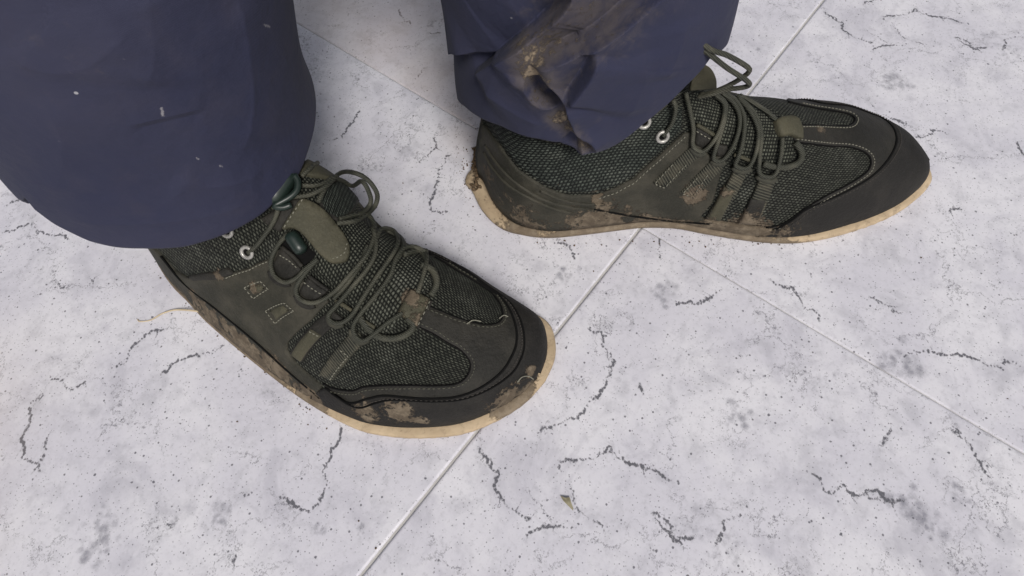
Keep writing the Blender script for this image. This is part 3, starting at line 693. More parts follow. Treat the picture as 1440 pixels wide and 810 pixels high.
    t2 = sh.path(zB([(370,640),(385,625),(430,665),(480,700),(450,725),(410,745),(360,730),(335,700)])); patch(sh, 'lace_tab', catmull(t2, 3, True), .0024, M_NUB, root)
    stitches(sh, 'tab_stitching', sh.path(zB([(240,510),(290,540),(335,580)])), M_STITCHL, root, .0026)
    stitches(sh, 'tab_stitching', sh.path(zB([(365,650),(410,685),(460,715)])), M_STITCHL, root, .0026)
    # dark recess between tabs and the tongue: padded edges
    cord(sh, 'edge_piping', zB([(245,470),(300,515),(350,570)]), root, .0011, .0024, M_NUB)
    cord(sh, 'edge_piping', zB([(385,620),(430,655),(485,695)]), root, .0011, .0024, M_NUB)
    cord(sh, 'edge_piping', zC([(240,268),(270,285),(300,305)]), root, .0011, .0018, M_TAB)
    cord(sh, 'edge_piping', zC([(325,330),(355,350),(385,368)]), root, .0011, .0018, M_TAB)
    # webbing straps over the side knit
    strap(sh, 'webbing_strap', zC([(225,300),(268,335),(115,497),(72,462)]), root, .0020, mat=M_NUB)
    strap(sh, 'webbing_patch', zC([(150,370),(192,396),(115,492),(78,465)]), root, .0027, mat=M_TAB)
    strap(sh, 'webbing_strap', zC([(310,375),(358,412),(232,562),(180,540)]), root, .0024)
    stitches(sh, 'strap_stitching', sh.path(zC([(150,378),(188,398)])), M_STITCHL, root, .0030)
    stitches(sh, 'strap_stitching', sh.path(zC([(262,448),(292,470),(222,560)])), M_STITCHL, root, .0028)
    # stitched squares
    for sq in ([(462,583),(530,556),(562,590),(500,630)], [(552,682),(630,647),(670,682),(592,735)]):
        qq = sh.path(zA(sq)); patch(sh, 'stitched_square', inset_path(sh, qq, .72), .0021, M_TAB, root, grid=.002, step=.001, base=.2)
        stitches(sh, 'square_stitching', np.vstack([qq, qq[:1]]), M_STITCHL, root, .0017)
    # tongue panels
    tg = sh.path([(388,330),(400,300),(420,262),(440,232),(466,240),(497,262),(507,285),(520,320),(552,322),(585,345),(604,372),(600,405),(578,430),(540,470),(520,450),(500,430),(470,400),(430,365)])
    patch(sh, 'tongue', catmull(tg, 3, True), .0009, M_TONG, root, base=.0)
    hexp = sh.path(zB([(440,225),(495,150),(560,145),(610,170),(635,230),(605,290),(545,330),(470,290)]))
    patch(sh, 'tongue_badge_frame', inset_path(sh, hexp, 1.12), .0022, M_NUB, root, grid=.002); patch(sh, 'tongue_badge', hexp, .0027, M_KNITH, root, grid=.002)
    patch(sh, 'tongue_edge', sh.path([(428,222),(438,228),(474,244),(470,256),(440,250),(420,246)]), .0030, M_TAB, root, grid=.002, base=.1)
    # bars: tongue ribs (raised knit bands between laces)
    for a_ in ([(575,150),(610,200),(590,250),(560,235),(580,200)],):
        pass
    # keeper
    kp = sh.path([(577,407),(605,421),(586,461),(559,440)]); patch(sh, 'lace_keeper', kp, .0042, M_TAB, root, grid=.002, bev=.0012, base=.35)
    patch(sh, 'keeper_seam', sh.path([(605,421),(609,423),(589,464),(585,461)]), .0016, M_NUB, root, grid=.002, step=.001)
    stitches(sh, 'keeper_stitching', sh.path([(604,424),(596,441),(587,460)]), M_STITCHL, root, .0022)
    # eyelets
    for (px, py) in ((349,354),(321,324)): torus_at(sh, sh.hit(px, py), .0030, .0011, .0012, 'eyelet', M_METAL, root)
    # laces
    L = root
    cord(sh, 'lace', [(350,355),(356,350),(363,343),(380,320),(387,307),(393,290),(398,280)], L, lift=[-.001,.0005,.002,.004,.005,.006,.007])
    cord(sh, 'lace', [(405,329),(391,345),(382,364),(382,378),(388,390),(402,397),(417,391),(430,378),(447,364)], L, h=.0034)
    cord(sh, 'lace', [(447,364),(430,383),(418,401),(417,413),(424,422),(439,426),(455,421),(474,407),(493,386),(509,367),(520,350),(527,329),(525,312),(517,300)], L, h=.0034)
    cord(sh, 'lace', [(524,320),(529,343),(522,370),(495,404),(472,431),(462,443),(466,452),(480,454),(495,443),(510,420),(533,385),(552,358),(560,339),(552,326),(537,322),(528,338)], L, h=.0038)
    cord(sh, 'lace', [(598,354),(583,347),(568,349),(556,366),(548,389),(525,420),(506,443),(497,458),(499,471),(510,479),(522,473),(545,454),(566,440)], L, h=.0036)
    cord(sh, 'lace', [(599,352),(600,365),(597,380),(592,398),(587,412)], L, h=.0036)
    cord(sh, 'lace', [(517,345),(505,375),(488,400),(470,420)], L, h=.0020)
    cord(sh, 'loop_piping', [(592,372),(606,378),(613,390),(613,402),(606,416)], L, .0019, .0022)
    cord(sh, 'loop_piping', [(506,446),(516,460),(530,472),(548,476),(566,473),(579,464),(580,455),(572,447)], L, .0019, .0020)
    cord(sh, 'loop_piping', [(545,322),(562,330),(568,345),(560,360)], L, .0016, .0022)
    cord(sh, 'loop_piping', [(568,358),(590,352),(600,365)], L, .0016, .0022)
    cord(sh, 'loop_piping', zC([(215,322),(222,348),(245,360),(268,352)]), L, .0019, .0016, M_WEB)
    cord(sh, 'loop_piping', zC([(300,372),(305,400),(335,420),(362,408)]), L, .0019, .0016, M_WEB)
    cord(sh, 'loop_piping', zB([(185,590),(205,632),(258,660),(285,655)]), L, .0019, .0018, M_NUB)
    cord(sh, 'loop_piping', zB([(320,715),(340,755),(385,775),(415,768)]), L, .0019, .0018, M_NUB)
    # the free loop of cord on the tongue
    cord(sh, 'lace_loop', [(411,277),(425,276),(439,273),(460,261),(477,247),(498,243,.098),(517,253,.094),(530,272,.089),(528,288,.086),(517,301),(498,311),(474,314)], L, h=.006)
    cord(sh, 'lace_loop', [(424,261),(444,261),(458,257),(471,250),(493,248),(509,255,.093),(520,274,.088),(520,288,.085),(506,301),(477,308)], L, h=.0045)
    cord(sh, 'lace', [(459,261),(453,273),(447,285)], L, h=.0045); cord(sh, 'lace', [(446,226),(436,237),(424,248)], L, h=.0035)
    # pull tab
    pb = sh.path(zB([(128,322),(180,290),(235,255),(290,215),(352,215),(330,250),(285,320),(232,398),(190,375),(150,350)]), .004); patch(sh, 'pull_tab_base', pb, .0042, M_NUB, root, bev=.0008, grid=.0025)
    pt = sh.path(zB([(345,213),(400,228),(480,282),(555,370),(585,415),(600,450),(597,500),(575,535),(530,548),(488,548),(432,503),(372,430),(322,384),(280,372),(238,385),(262,335),(305,265)]), .0065)
    pt = resample(catmull(pt, 4, True), .002, True); U0 = pt[:, 0].min(); patch(sh, 'pull_tab', pt, .0068, M_TAB, root, bev=.0007, grid=.0025, hfun=lambda q: -.0028*np.clip((q[:, 0]-U0-.01)/.035, 0, 1))
    stitches(sh, 'tab_stitching', sh.path(zB([(352,222),(325,262),(290,315),(250,378)]), .007), M_STITCHL, root, .0069)
    stitches(sh, 'tab_stitching', sh.path(zB([(582,450),(570,500),(530,525),(495,530)]), .0045), M_STITCHL, root, .0045)
    patch(sh, 'recess_shade', sh.path(zA([(600,390),(640,350),(700,380),(765,440),(745,470),(700,500),(655,450),(612,415)])), .0012, M_GROOVE, root, grid=.002)  # raised near-black sheet, painting in the shade of the gap
    # cord locks
    def capsule(name, a, b, r, h, mat):
        A = sh.ev(sh.hit(*a)[None], h)[0]; B = sh.ev(sh.hit(*b)[None], h)[0]
        ts = np.array([0, .04, .12, .3, .45, .5, .55, .7, .88, .96, 1]); rr = np.array([.2, .62, .92, 1, 1, 1, 1, 1, .92, .62, .2])*r
        V, F = tube(np.array([A*(1-t)+B*t for t in ts]), rr, 16); me = mesh_from(name, V, F); mudattr(me, sh, 0); return link(name, me, mat, root)
    capsule('cord_lock', (411,327), (431,356), .0038, .004, M_PLASTIC)
    capsule('cord_lock', (408,246), (384,287), .0056, .006, M_PLASTIC)
    cord(sh, 'cord_lock_ring', [(414,246),(419,256),(417,268),(408,277),(396,284),(386,290),(398,292),(410,288)], root, .0017, .0085, M_PLASTIC)
    # fibres and grit stuck to the toe
    for pts in ([(724,535),(731,528),(740,527),(746,530)], [(655,457),(664,452),(675,454)], [(700,450),(706,446),(712,448)], [(588,436),(592,446)]):
        V, F = tube(catmull([sh.ev(sh.hit(*p)[None], .0024)[0] for p in pts], 4), .00035, 5); me = mesh_from('straw_bit', V, F); mudattr(me, sh, 0, spots=False); link('straw_bit', me, M_STITCHL, root)
    return sh

# ------------------------------------------------------------------ far (left) shoe
def far_shoe():
    ang = math.radians(2); O = (-.022, .240)
    P = dict(TAB); P['LAT'] = LAT_F; P['MED'] = MED_F; P['L'] = .2+.1105*.966; P['inset'] = .0030; P['tipin'] = .0036; P['spring'] = .008; P['eb'] = FAR_EB; P['H'] = FAR_H; P['ridge'] = FAR_RIDGE; P['ref'] = (960, 240); sh = Shoe(O, ang, True, P)
    root = empty('shoe', (O[0], O[1], 0))
    tag(root, 'muddy dark green lace-up shoe below the mud-stained cuff, toe pointing right', 'shoe', 'pair of worn green shoes')
    for px, py, r, a in ((975,272,.008,1.0),(1020,268,.005,.9),(1050,322,.02,.95),(1000,318,.015,.8),(830,322,.03,.75),(740,310,.02,.6),(720,290,.02,.45),(690,250,.012,.7),(840,272,.006,.7),(793,255,.006,.6),(1100,325,.01,.6),(1150,180,.006,.6)):
        sh.mud.append((sh.ev(sh.hit(px, py)[None])[0], r, a))
    shoe_common(sh, root)
    seam = sh.path([(1091,323),(1113,311),(1138,293),(1188,271),(1224,250),(1249,225),(1261,200),(1258,182),(1242,164),(1224,155),(1191,148),(1152,144)])
    um = seam[-1][0]; end = np.array([[um-.012, -.72*sh.VH], [um-.02, -.85*sh.VH], [um-.03, -1.0*sh.VH]])
    st = np.array([[seam[0][0]-.010, 1.0*sh.VH]]); sm = catmull(np.vstack([seam, end]), 5)
    cap = np.vstack([st, sm, [[sh.U[-1], -sh.VH]], [[sh.U[-1], sh.VH]]])
    inner = sh.path([(1078,322),(1102,316),(1131,296),(1166,275),(1195,260),(1220,243),(1227,230),(1224,218),(1209,209),(1184,205),(1127,200),(1118,196),(1114,176),(1123,175),(1160,175),(1195,175),(1204,167),(1199,160),(1181,155),(1150,150),(1110,141)])
    v0 = np.vstack([catmull(inner, 4), (sm[:-10]+np.array([.004, 0]))[::-1]])
    patch(sh, 'vamp_overlay', v0, .0011, M_NUB, root); patch(sh, 'toe_cap', cap, .0019, M_CAP, root, bev=.0009)
    stitches(sh, 'cap_stitching', sm[2:]+np.array([.0034, 0]), M_STITCHD, root, .0020); seamcord(sh, root, sm, .0010, .00085)
    iv = catmull(inner, 4); c = np.gradient(iv, axis=0); nn = np.stack([-c[:, 1], c[:, 0]], 1); nn /= np.linalg.norm(nn, axis=1)[:, None]+1e-9
    k = len(iv)//3; sgn = 1 if inside(v0, (iv[k:k+1]+nn[k:k+1]*.0016))[0] else -1
    seamcord(sh, root, iv, .0004, .0006)
    stitches(sh, 'window_stitching', (iv+nn*sgn*.0018)[2:-2], M_STITCHL, root, .0013)
    q = sh.path([(686,185),(700,203),(712,221),(728,240),(747,253),(768,266),(790,274),(805,277),(840,276),(865,267),(890,254),(926,222),(962,188),(972,186),(985,205),(1000,222),(1023,218),(1012,250),(1002,285),(984,307),(1010,313),(1037,317),(1070,321),(1088,324)])
    q = np.vstack([q, [[q[-1][0]-.006, sh.VH], [0, sh.VH], [0, q[0][1]]]])
    patch(sh, 'side_panel', q, .0015, M_SIDE, root)
    qm = np.array([[0, -.50], [.05, -.46], [.09, -.40], [.12, -.33], [.15, -.36], [.175, -.50], [.20, -.70], [.21, -1], [0, -1]])*np.array([1, sh.VH]); patch(sh, 'side_panel', catmull(qm[:-2], 4).tolist()+qm[-2:].tolist(), .0015, M_SIDE, root)
    stitches(sh, 'panel_stitching', sh.path([(842,279),(866,271),(892,257),(928,225),(963,192)]), M_STITCHL, root, .0017)
    # heel counter: moulded lines
    for dpts in ([(683,205),(693,222),(710,243),(735,264),(765,281),(800,291),(840,296)], [(681,215),(692,235),(712,258),(740,276),(775,292),(805,300)], [(760,268),(790,281),(820,287),(850,287)]):
        cord(sh, 'heel_ridge', dpts, root, .0012, .0014, M_SIDE)
    cord(sh, 'foxing_line', zD([(545,655),(620,668),(700,682),(800,695),(880,703),(1000,712)]), root, .0007, .0016, M_GROOVE)
    patch(sh, 'heel_knit', sh.path([(688,170),(700,196),(714,217),(730,236),(750,250),(772,263),(800,272),(838,272),(866,263),(890,249),(925,218),(958,184),(960,150),(940,150),(900,172),(860,205),(820,212),(760,200),(710,170)]), .0006, M_KNITH, root)
    for qd in ([(255,405),(305,430),(160,570),(105,550)], [(340,455),(388,485),(268,612),(210,590)], [(430,490),(482,495),(372,700),(312,690)], [(530,520),(588,540),(512,715),(440,710)]):
        strap(sh, 'webbing_strap', zE(qd), root, .0024)
    stitches(sh, 'strap_stitching', sh.path(zE([(235,475),(150,565),(112,548),(180,475)])), M_STITCHL, root, .0028)
    stitches(sh, 'strap_stitching', sh.path(zE([(320,515),(262,600),(222,588),(285,520)])), M_STITCHL, root, .0028)
    strap(sh, 'webbing_patch', zE([(385,565),(430,575),(372,695),(318,688)]), root, .0029, mat=M_TAB)
    strap(sh, 'webbing_patch', zE([(490,610),(550,615),(512,712),(445,705)]), root, .0029, mat=M_NUB)
    tg = sh.path([(962,140),(985,128),(1010,128),(1045,136),(1080,150),(1108,165),(1118,200),(1112,228),(1080,232),(1050,225),(1020,205),(985,190)])
    patch(sh, 'tongue', catmull(tg, 3, True), .0009, M_TONG, root)
    for sq in ([(275,330),(330,355),(340,385),(300,415),(270,400)], [(350,395),(400,405),(395,450),(355,445)]): patch(sh, 'lace_tab', sh.path(zE(sq)), .0022, M_NUB, root, grid=.002)
    cord(sh, 'edge_piping', zE([(278,322),(310,340),(345,362)]), root, .0011, .0022, M_TAB)
    cord(sh, 'edge_piping', zE([(425,440),(455,450),(485,462)]), root, .0011, .0018, M_TAB)
    stitches(sh, 'tab_stitching', sh.path(zE([(275,345),(300,360),(335,378)])), M_STITCHL, root, .0026)
    kp = sh.path([(1088,170),(1105,164),(1121,170),(1127,197),(1110,190),(1095,193)]); patch(sh, 'lace_keeper', catmull(kp, 2, True), .0045, M_TAB, root, grid=.002, bev=.0014, base=.12)
    for (px, py) in ((931,191),(905,171)): torus_at(sh, sh.hit(px, py), .0030, .0011, .0012, 'eyelet', M_METAL, root)
    L = root
    cord(sh, 'lace', [(932,191),(940,181),(946,171),(950,153),(946,140)], L, lift=[-.001,.001,.002,.004,.005])
    cord(sh, 'lace', [(905,170),(914,162),(923,157),(937,146)], L, lift=[-.001,.001,.002,.003])
    cord(sh, 'lace', [(964,130),(971,160),(975,182),(974,203),(980,211),(990,212),(1005,196),(1016,171),(1018,146),(1005,133)], L, h=.0036)
    cord(sh, 'lace', [(1005,131),(1020,146),(1018,171),(1010,198),(1004,217),(1005,225),(1016,225),(1030,207),(1039,182),(1039,160),(1029,142),(1015,131)], L, h=.0034)
    cord(sh, 'lace', [(1020,131),(1034,141),(1046,164),(1045,196),(1038,221),(1034,232),(1045,237),(1055,232),(1064,210),(1066,182),(1055,157),(1038,137)], L, h=.0036)
    cord(sh, 'lace', [(1036,134),(1059,157),(1070,185),(1068,221),(1068,243),(1080,249),(1091,243),(1098,218),(1100,194)], L, h=.0038)
    cord(sh, 'lace', [(1040,134),(1055,142),(1073,153),(1091,168)], L, h=.0032)
    cord(sh, 'loop_piping', [(1118,200),(1127,214),(1123,228),(1106,235),(1085,234),(1073,230)], L, .0019, .0022)
    for qd in ([(1065,246),(1070,251),(1082,255),(1092,251)], [(1031,234),(1036,239),(1047,241),(1056,237)], [(1001,224),(1006,229),(1014,230),(1020,227)], [(971,206),(977,214),(985,217),(992,214)]): cord(sh, 'loop_piping', qd, L, .0019, .0016, M_WEB)
    zt = .112
    cord(sh, 'lace_loop', [(985,60,.150),(1002,71,.145),(1023,78,.140),(1048,92,.130),(1054,99,.127),(1045,108,.122),(1023,121,.115),(998,131,.108),(985,133,.105)], L, h=.002)
    cord(sh, 'lace_loop', [(983,66,.147),(1000,78,.142),(1023,96,.132),(1048,112,.124),(1054,119,.120),(1045,123,.117),(1023,126,.113),(998,133,.108),(982,136,.104)], L, h=.002)
    # pull tab standing at the top of the tongue
    C = [at(970,127,.103), at(973,110,.112), at(980,96,.119), at(989,91,.122), at(999,96,.119), at(1006,110,.112), at(1007,124,.104)]
    nrm = np.array([.2, -.9, .35]); nrm /= np.linalg.norm(nrm); C = catmull(C, 4); n = len(C); cen = C.mean(0); V = []
    for off in (.0007, -.0011):
        for s_ in (1.0, .93, .5): V += [cen+(p-cen)*s_+nrm*(off+(.0016*(1-s_) if off > 0 else 0)) for p in C]
        V.append(cen+nrm*(off+(.0012 if off > 0 else 0)))
    F = []; st_ = 3*n+1
    for s_ in range(2):
        b = s_*st_
        for k in range(2):
            for i in range(n): j = (i+1) % n; F.append((b+k*n+i, b+k*n+j, b+(k+1)*n+j, b+(k+1)*n+i))
        for i in range(n): F.append((b+2*n+i, b+2*n+(i+1) % n, b+3*n))
    for i in range(n): j = (i+1) % n; F.append((i, j, st_+j, st_+i))
    me = mesh_from('pull_tab', V, F); bm = bmesh.new(); bm.from_mesh(me); bmesh.ops.recalc_face_normals(bm, faces=bm.faces); bm.to_mesh(me); bm.free(); mudattr(me, sh, 0); link('pull_tab', me, M_TAB, root)
    # earth caked behind the heel
    V = []; F = []
    rr = random.Random(4)
    for k in range(150):
        t_ = rr.random(); t_ *= t_; p = at(671+rr.gauss(0, 2.5)-3*t_, 208+t_*60, .003+.009*rr.random()); s_ = rr.uniform(.0005, .0019)
        bm = bmesh.new(); bmesh.ops.create_icosphere(bm, subdivisions=1, radius=s_)
        for v in bm.verts: v.co *= rr.uniform(.6, 1.3)
        o = len(V); V += [np.array(v.co)+p for v in bm.verts]; F += [tuple(v.index+o for v in f.verts) for f in bm.faces]; bm.free()
    o = link('mud_clod', mesh_from('mud_clod', V, F), M_MUD, root); o['kind'] = 'stuff'
    return sh
SH_N = near_shoe(); SH_F = far_shoe()

# ------------------------------------------------------------------ trousers
def leg(root, rings, hem_px, hem_back, creases, mudspots, marks, seedv, name='trouser_leg', label=None, amp=.0015):
    """rings: z, centre x, centre y, radius x, radius y"""
    R = np.array(rings); NT_, NZ = 700, 440; zs0 = np.linspace(R[0, 0], R[-1, 0], 300)
    RC = catmull(R, 12); 
    def ring(z): return np.stack([np.interp(z, RC[:, 0], RC[:, k]) for k in range(1, 5)], -1)
    def surf(th, z):
        q = ring(z); return np.stack([q[..., 0]+q[..., 2]*np.cos(th), q[..., 1]+q[..., 3]*np.sin(th), z], -1)
    th = np.linspace(0, 2*np.pi, 181); A, B = np.meshgrid(th, zs0); G = surf(A, B); n1 = len(th)
    quads = [(i*n1+j, i*n1+j+1, (i+1)*n1+j+1, (i+1)*n1+j) for i in range(len(zs0)-1) for j in range(n1-1)]
    bvh = BVHTree.FromPolygons([tuple(p) for p in G.reshape(-1, 3)], quads)
    cen = R[2, 1:3]
    def hit(px, py):
        for k in range(60):
            f = k/60*.5; q = (px+(hem_back['ref'][0]-px)*f, py+(hem_back['ref'][1]-py)*f)
            loc, nn, idx, d = bvh.ray_cast(Vector(CAMP), Vector(ray(*q)))
            if idx is not None: break
        q = ring(loc[2]); return (math.atan2((loc[1]-q[1])/q[3], (loc[0]-q[0])/q[2]) % (2*math.pi), loc[2])
    H = sorted([hit(*p) for p in hem_px]+hem_back['pts'])
    Ha = np.array([(a-2*math.pi, b) for a, b in H]+H+[(a+2*math.pi, b) for a, b in H])
    ths = np.linspace(0, 2*np.pi, NT_, endpoint=False); hz = np.interp(ths, Ha[:, 0], Ha[:, 1])
    ker = np.exp(-np.linspace(-2, 2, 11)**2); ker /= ker.sum(); hz = np.convolve(np.r_[hz[-5:], hz, hz[:5]], ker, 'valid')
    print(name, 'hem', np.round(hz[::100], 3))
    ztop = R[-1, 0]; t = np.linspace(0, 1, NZ+1); t = np.where(t < .8, t/.8*.40, .40+(t-.8)/.2*.60)
    Z = hz[None]+(ztop-hz[None])*t[:, None]; A = np.broadcast_to(ths[None], Z.shape); G = surf(A, Z)
    du = np.roll(G, -1, 1)-np.roll(G, 1, 1); dv = np.gradient(G, axis=0); N = np.cross(du, dv); N /= np.linalg.norm(N, axis=2)[:, :, None]
    rm = .075; SU = A*rm; D = np.zeros(Z.shape)
    for c in creases:
        P = np.array([hit(*p) for p in c['p']]); P[:, 0] = np.unwrap(P[:, 0]); P = resample(catmull(P*np.array([rm, 1]), 6), .002)
        mid = P[len(P)//2, 0]; SUc = SU+np.round((mid-SU)/(2*np.pi*rm))*2*np.pi*rm
        q = np.stack([SUc, Z], -1).reshape(-1, 2); best = np.full(len(q), 9.0); sg = np.zeros(len(q)); tt = np.zeros(len(q))
        near = (np.abs(q-P.mean(0)).max(1) < .16); qi = np.where(near)[0]; qq = q[qi]
        bd = np.full(len(qq), 9.0); bs = np.zeros(len(qq)); bt = np.zeros(len(qq))
        for k in range(len(P)-1):
            a, b = P[k], P[k+1]; d = b-a; L2 = d@d+1e-12; s_ = np.clip(((qq-a)@d)/L2, 0, 1); w = qq-a-s_[:, None]*d; dd = np.hypot(w[:, 0], w[:, 1]); m = dd < bd
            cr = d[0]*(qq[:, 1]-a[1])-d[1]*(qq[:, 0]-a[0]); bd[m] = dd[m]; bs[m] = np.sign(cr[m]); bt[m] = (k+s_[m])/(len(P)-1)
        env = np.clip(np.minimum(bt/.18+c.get('e0', 0), (1-bt)/.18+c.get('e1', 0)), 0, 1); env = env*env*(3-2*env)
        wp, wm = c.get('wp', .012), c.get('wm', .006); hp, hm = c.get('hp', .003), c.get('hm', -.003)
        val = np.where(bs > 0, hp*np.exp(-bd/wp), hm*np.exp(-bd/wm))
        sm_ = np.clip(bd/.0015, 0, 1); sm_ = sm_*sm_*(3-2*sm_); val = val*sm_+(hp+hm)/2*(1-sm_)
        D.reshape(-1)[qi] += val*env
    for shx in ():                      # cloth rests on the shoe, never inside it
        c0 = shx.heel+shx.ex*.08
        if np.hypot(*(cen-c0[:2])) > .12: continue
        for i in range(0, 110):
            for j in range(NT_):
                p = G[i, j]
                if p[2] > .12: continue
                loc, nn, idx, d = shx.bvh.find_nearest(Vector(p), .03)
                if idx is None: continue
                a_, b_ = divmod(idx, shx.NV); nv = shx.N[a_, b_]; dd = np.dot(p-np.array(loc), nv)
                if dd < .0035: D[i, j] += min(.014, (.0035-dd)/max(.35, np.dot(nv, N[i, j])))
    ker2 = np.exp(-np.linspace(-2, 2, 15)**2); ker2 /= ker2.sum()
    D = np.apply_along_axis(lambda r_: np.convolve(np.r_[r_[-7:], r_, r_[:7]], ker2, 'valid'), 1, D) if False else D
    for i in range(0, Z.shape[0]):
        pass
    p0 = G.reshape(-1, 3)
    ns = np.array([noise.noise(Vector((p[0]*14+seedv, p[1]*14, p[2]*9))) for p in p0[::1]]).reshape(Z.shape) if True else 0
    D += ns*amp*2
    G = G+N*D[:, :, None]
    # hem: a turned edge
    hemh = Z-hz[None]; G = G-N*(np.exp(-((hemh-.0)/.0012)**2)*.0010)[:, :, None]
    NZ1 = NZ+1; V = G.reshape(-1, 3); inner = G[:26]-N[:26]*.0018; V = np.vstack([V, inner.reshape(-1, 3)]); F = []
    for i in range(NZ):
        for j in range(NT_): k = (j+1) % NT_; F.append((i*NT_+j, i*NT_+k, (i+1)*NT_+k, (i+1)*NT_+j))
    b0 = NZ1*NT_
    for i in range(25):
        for j in range(NT_): k = (j+1) % NT_; F.append((b0+i*NT_+k, b0+i*NT_+j, b0+(i+1)*NT_+j, b0+(i+1)*NT_+k))
    for j in range(NT_): k = (j+1) % NT_; F.append((j, b0+j, b0+k, k))
    me = mesh_from(name, V, F)
    mud = np.zeros(len(V)); mk = np.zeros(len(V))
    def wpt(px, py):
        loc, nn, idx, d = bvh.ray_cast(Vector(CAMP), Vector(ray(px, py))); return np.array(loc) if idx is not None else None
    for px, py, r, a in mudspots:
        c = wpt(px, py)
        if c is not None: mud = np.maximum(mud, a*np.exp(-((V-c)**2).sum(1)/(r*r)))
    for P in marks:
        Q = [wpt(*p) for p in P[1]]; Q = resample(np.array(Q), .0006) if len(Q) > 1 else np.array(Q)
        for c in Q: mk = np.maximum(mk, np.exp(-((V-c)**2).sum(1)/(P[0]**2)))
    for nm, ar in (('mud', mud), ('mark', mk)):
        Aa = me.attributes.new(nm, 'FLOAT', 'POINT'); Aa.data.foreach_set('value', ar.astype(np.float32))
    uu = np.concatenate([np.stack([SU, Z], -1).reshape(-1, 2), np.stack([SU, Z], -1)[:26].reshape(-1, 2)]); setuv(me, uu)
    o = link(name, me, M_PANTS, root)
    if label: o['label'] = label
    # hem stitching line: a shallow seam cord
    sz = .018; row = [G[np.argmin(np.abs(Z[:, j]-hz[j]-sz)), j]+N[5, j]*.0001 for j in range(0, NT_, 3)]
    return o
trs = empty('trousers', (-.06, .26, 0))
tag(trs, 'navy blue work trousers hanging in wide cuffs over both green shoes', 'trousers')
near_rings = [(.015,-.182,.236,.076,.077),(.05,-.179,.234,.077,.080),(.09,-.176,.232,.078,.080),(.12,-.1735,.232,.077,.076),(.15,-.167,.232,.077,.072),(.19,-.158,.236,.078,.074),(.24,-.145,.245,.080,.077),(.32,-.115,.262,.085,.08),(.5,-.08,.30,.09,.085)]
leg(trs, near_rings, [(45,270),(80,310),(130,338),(165,347),(200,350),(260,350),(320,331),(370,301),(400,270),(420,245),(433,215)],
    dict(ref=(230,200), pts=[(.6,.10),(1.2,.07),(1.9,.03),(2.6,.022)]),
    [dict(p=[(180,180),(220,172),(270,160),(290,157)], hp=.0008, hm=-.0008, wp=.01, wm=.006),
     dict(p=[(40,300),(80,260),(90,200),(60,120)], hp=.0022, hm=.0022, wp=.022, wm=.014),
     dict(p=[(90,300),(180,312),(300,300),(360,280)], hp=.0012, hm=.0012, wp=.014, wm=.008),
     dict(p=[(0,60),(40,90),(110,95),(190,30)], hp=.0022, hm=.0022, wp=.022, wm=.014),
     dict(p=[(330,-20),(345,60),(352,140),(340,220)], hp=.0022, hm=.0022, wp=.02, wm=.01),
     dict(p=[(200,-20),(215,60),(205,130)], hp=.0018, hm=.0018, wp=.012, wm=.02),
     dict(p=[(240,250),(300,262),(370,240)], hp=.0014, hm=.0014, wp=.006, wm=.012)],
    [(130,100,.03,.15),(200,60,.03,.12)],
    [(.0009,[(55,183),(68,180),(82,168)]),(.0008,[(35,178),(45,182)]),(.0009,[(92,227),(105,238)]),(.0007,[(155,110),(156,114)]),(.0009,[(309,232),(312,234)]),(.0007,[(276,222),(279,224)]),(.0009,[(227,152),(229,162)]),(.0009,[(378,120)]),(.0008,[(369,34),(380,38)]),(.0008,[(342,122)])], 1.3, label='plain dusty navy leg')
far_rings = [(.03,.048,.262,.070,.064),(.06,.050,.260,.072,.066),(.09,.0515,.259,.074,.067),(.12,.052,.258,.0735,.067),(.15,.050,.258,.072,.067),(.19,.046,.262,.071,.067),(.24,.04,.27,.072,.069),(.32,.03,.28,.076,.072),(.5,.01,.31,.085,.08)]
leg(trs, far_rings, [(652,150),(670,165),(700,178),(740,193),(780,205),(800,212),(812,218),(825,219),(845,214),(860,208),(910,170),(960,125),(985,100),(1000,80)],
    dict(ref=(820,90), pts=[(.6,.09),(1.2,.06),(1.9,.045),(2.6,.05)]),
    [dict(p=[(800,-20),(797,0),(770,33),(735,56),(700,78),(660,104)], hp=.008, hm=-.008, wp=.022, wm=.02, e0=1),
     dict(p=[(915,-15),(897,0),(860,30),(815,58),(763,76),(745,82)], hp=.008, hm=-.008, wp=.016, wm=.02, e0=1),
     dict(p=[(838,55),(833,64),(822,90),(808,112),(795,128)], hp=.006, hm=-.006, wp=.016, wm=.010),
     dict(p=[(750,81),(768,100),(792,128),(800,155),(808,179),(828,192),(835,214)], hp=.006, hm=-.006, wp=.012, wm=.014, e1=.15),
     dict(p=[(745,100),(748,125),(765,145),(785,143),(795,128)], hp=-.006, hm=.005, wp=.014, wm=.010),
     dict(p=[(905,60),(900,110),(880,160)], hp=.002, hm=.002, wp=.010, wm=.018),
     dict(p=[(960,20),(950,60),(930,110)], hp=.0018, hm=.0018, wp=.008, wm=.016),
     dict(p=[(680,115),(720,150),(770,180)], hp=.0022, hm=.0022, wp=.008, wm=.014),
     dict(p=[(640,75),(660,80),(690,85),(705,75)], hp=.003, hm=-.006, wp=.014, wm=.014, e0=1),
     dict(p=[(800,190),(812,200),(815,218)], hp=.003, hm=-.003, wp=.006, wm=.008, e1=.3)],
    [(745,75,.011,1.0),(760,95,.014,1.1),(775,120,.010,1.05),(740,92,.010,.8),(765,135,.008,.9),(785,30,.02,.6),(830,20,.022,.6),(870,12,.02,.5),(800,50,.016,.6),(790,75,.012,.6),(790,170,.010,1.0),(803,182,.009,1.0),(820,205,.007,.9),(838,160,.003,1.3),(772,60,.012,.8)],
    [(.0009,[(659,50)]),(.0007,[(663,67)]),(.0008,[(862,95)]),(.0008,[(826,177)]),(.0008,[(702,25)])], 7.7, label='bunched navy leg with dried mud on its folds')

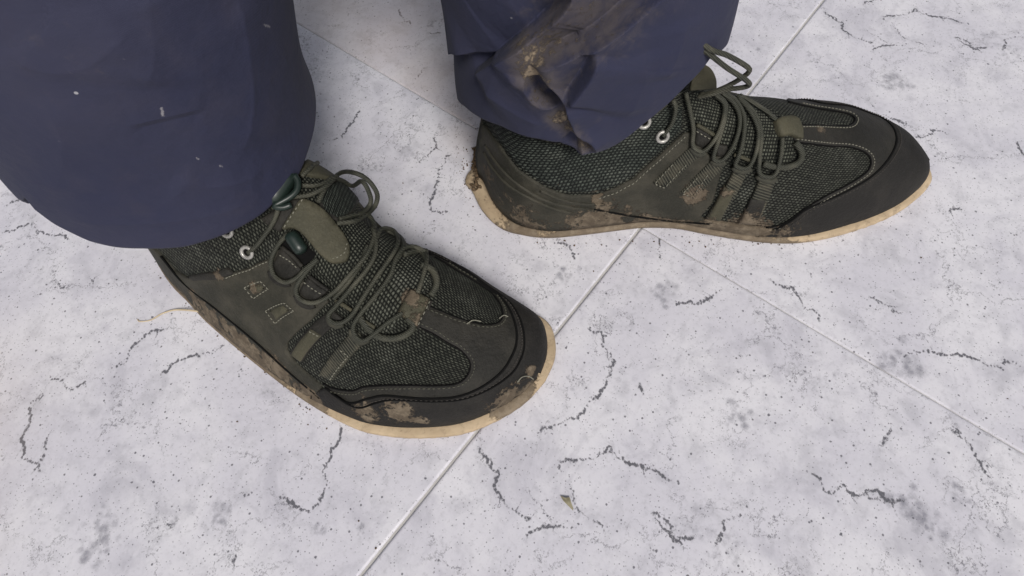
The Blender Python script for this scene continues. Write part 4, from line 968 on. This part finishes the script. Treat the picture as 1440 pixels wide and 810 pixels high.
# ------------------------------------------------------------------ bits on the floor
P = catmull([at(282,438,.006), at(262,436,.004), at(245,436,.002), at(228,441,.0015), at(212,450,.0008), at(197,452,.0006), at(193,449,.0006)], 8)
V, F = tube(P, np.linspace(.0007, .0003, len(P)), 6)
def mat_straw():
    t = NT('straw'); n = t.noise(t.co(), 150); return t.fin(t.mix(n, (.62, .52, .36), (.42, .34, .22)), .8)
M_STRAW = mat_straw()
tag(link('straw_strand', mesh_from('straw_strand', V, F), M_STRAW), 'thin pale straw strand lying on the tile beside the heel of the nearer shoe', 'straw')
lf = [at(788,697,.0008), at(795,700,.0022), at(801,699,.0012), at(803,706,.0016), at(806,714,.0006), at(806,718,.0006), at(799,711,.0022), at(792,704,.0018)]
c = sum(lf)/8+np.array([0, 0, .0012]); lf2 = [p-np.array([0, 0, .0005]) for p in lf]; V = lf+lf2+[c, c-np.array([0, 0, .0006])]
F = [(i, (i+1) % 8, 16) for i in range(8)]+[(8+(i+1) % 8, 8+i, 17) for i in range(8)]+[(i, 8+i, 8+(i+1) % 8, (i+1) % 8) for i in range(8)]
def mat_leaf():
    t = NT('dry_leaf'); n = t.noise(t.co(), 400); return t.fin(t.mix(n, (.16, .14, .075), (.40, .37, .26)), .8)
tag(link('leaf_fragment', mesh_from('leaf_fragment', V, F), mat_leaf(), smooth=False), 'small dry olive leaf fragment lying on the tile in the lower middle', 'leaf')
V = []; F = []; rr = random.Random(9)
for k in range(145):
    if k < 60: p = at(655+rr.gauss(0, 9), 235+rr.gauss(0, 26), .0003)
    elif k < 130: f = rr.random(); p = at(235+f*235+rr.gauss(-6, 5), 385+f*215+rr.gauss(4, 5), .0003) if k % 2 else at(720+f*380+rr.gauss(0, 6), 338+rr.gauss(4, 3), .0003)
    else: p = at(rr.uniform(0, 1440), rr.uniform(0, 810), .0003)
    s_ = rr.uniform(.0002, .0007); bm = bmesh.new(); bmesh.ops.create_icosphere(bm, subdivisions=1, radius=s_)
    for v in bm.verts: v.co *= rr.uniform(.6, 1.3)
    o = len(V); V += [np.array(v.co)+p for v in bm.verts]; F += [tuple(v.index+o for v in f.verts) for f in bm.faces]; bm.free()
tag(link('soil_crumbs', mesh_from('soil_crumbs', V, F), M_MUD), 'brown crumbs of dry earth scattered on the tiles around the shoes', 'soil', kind='stuff')
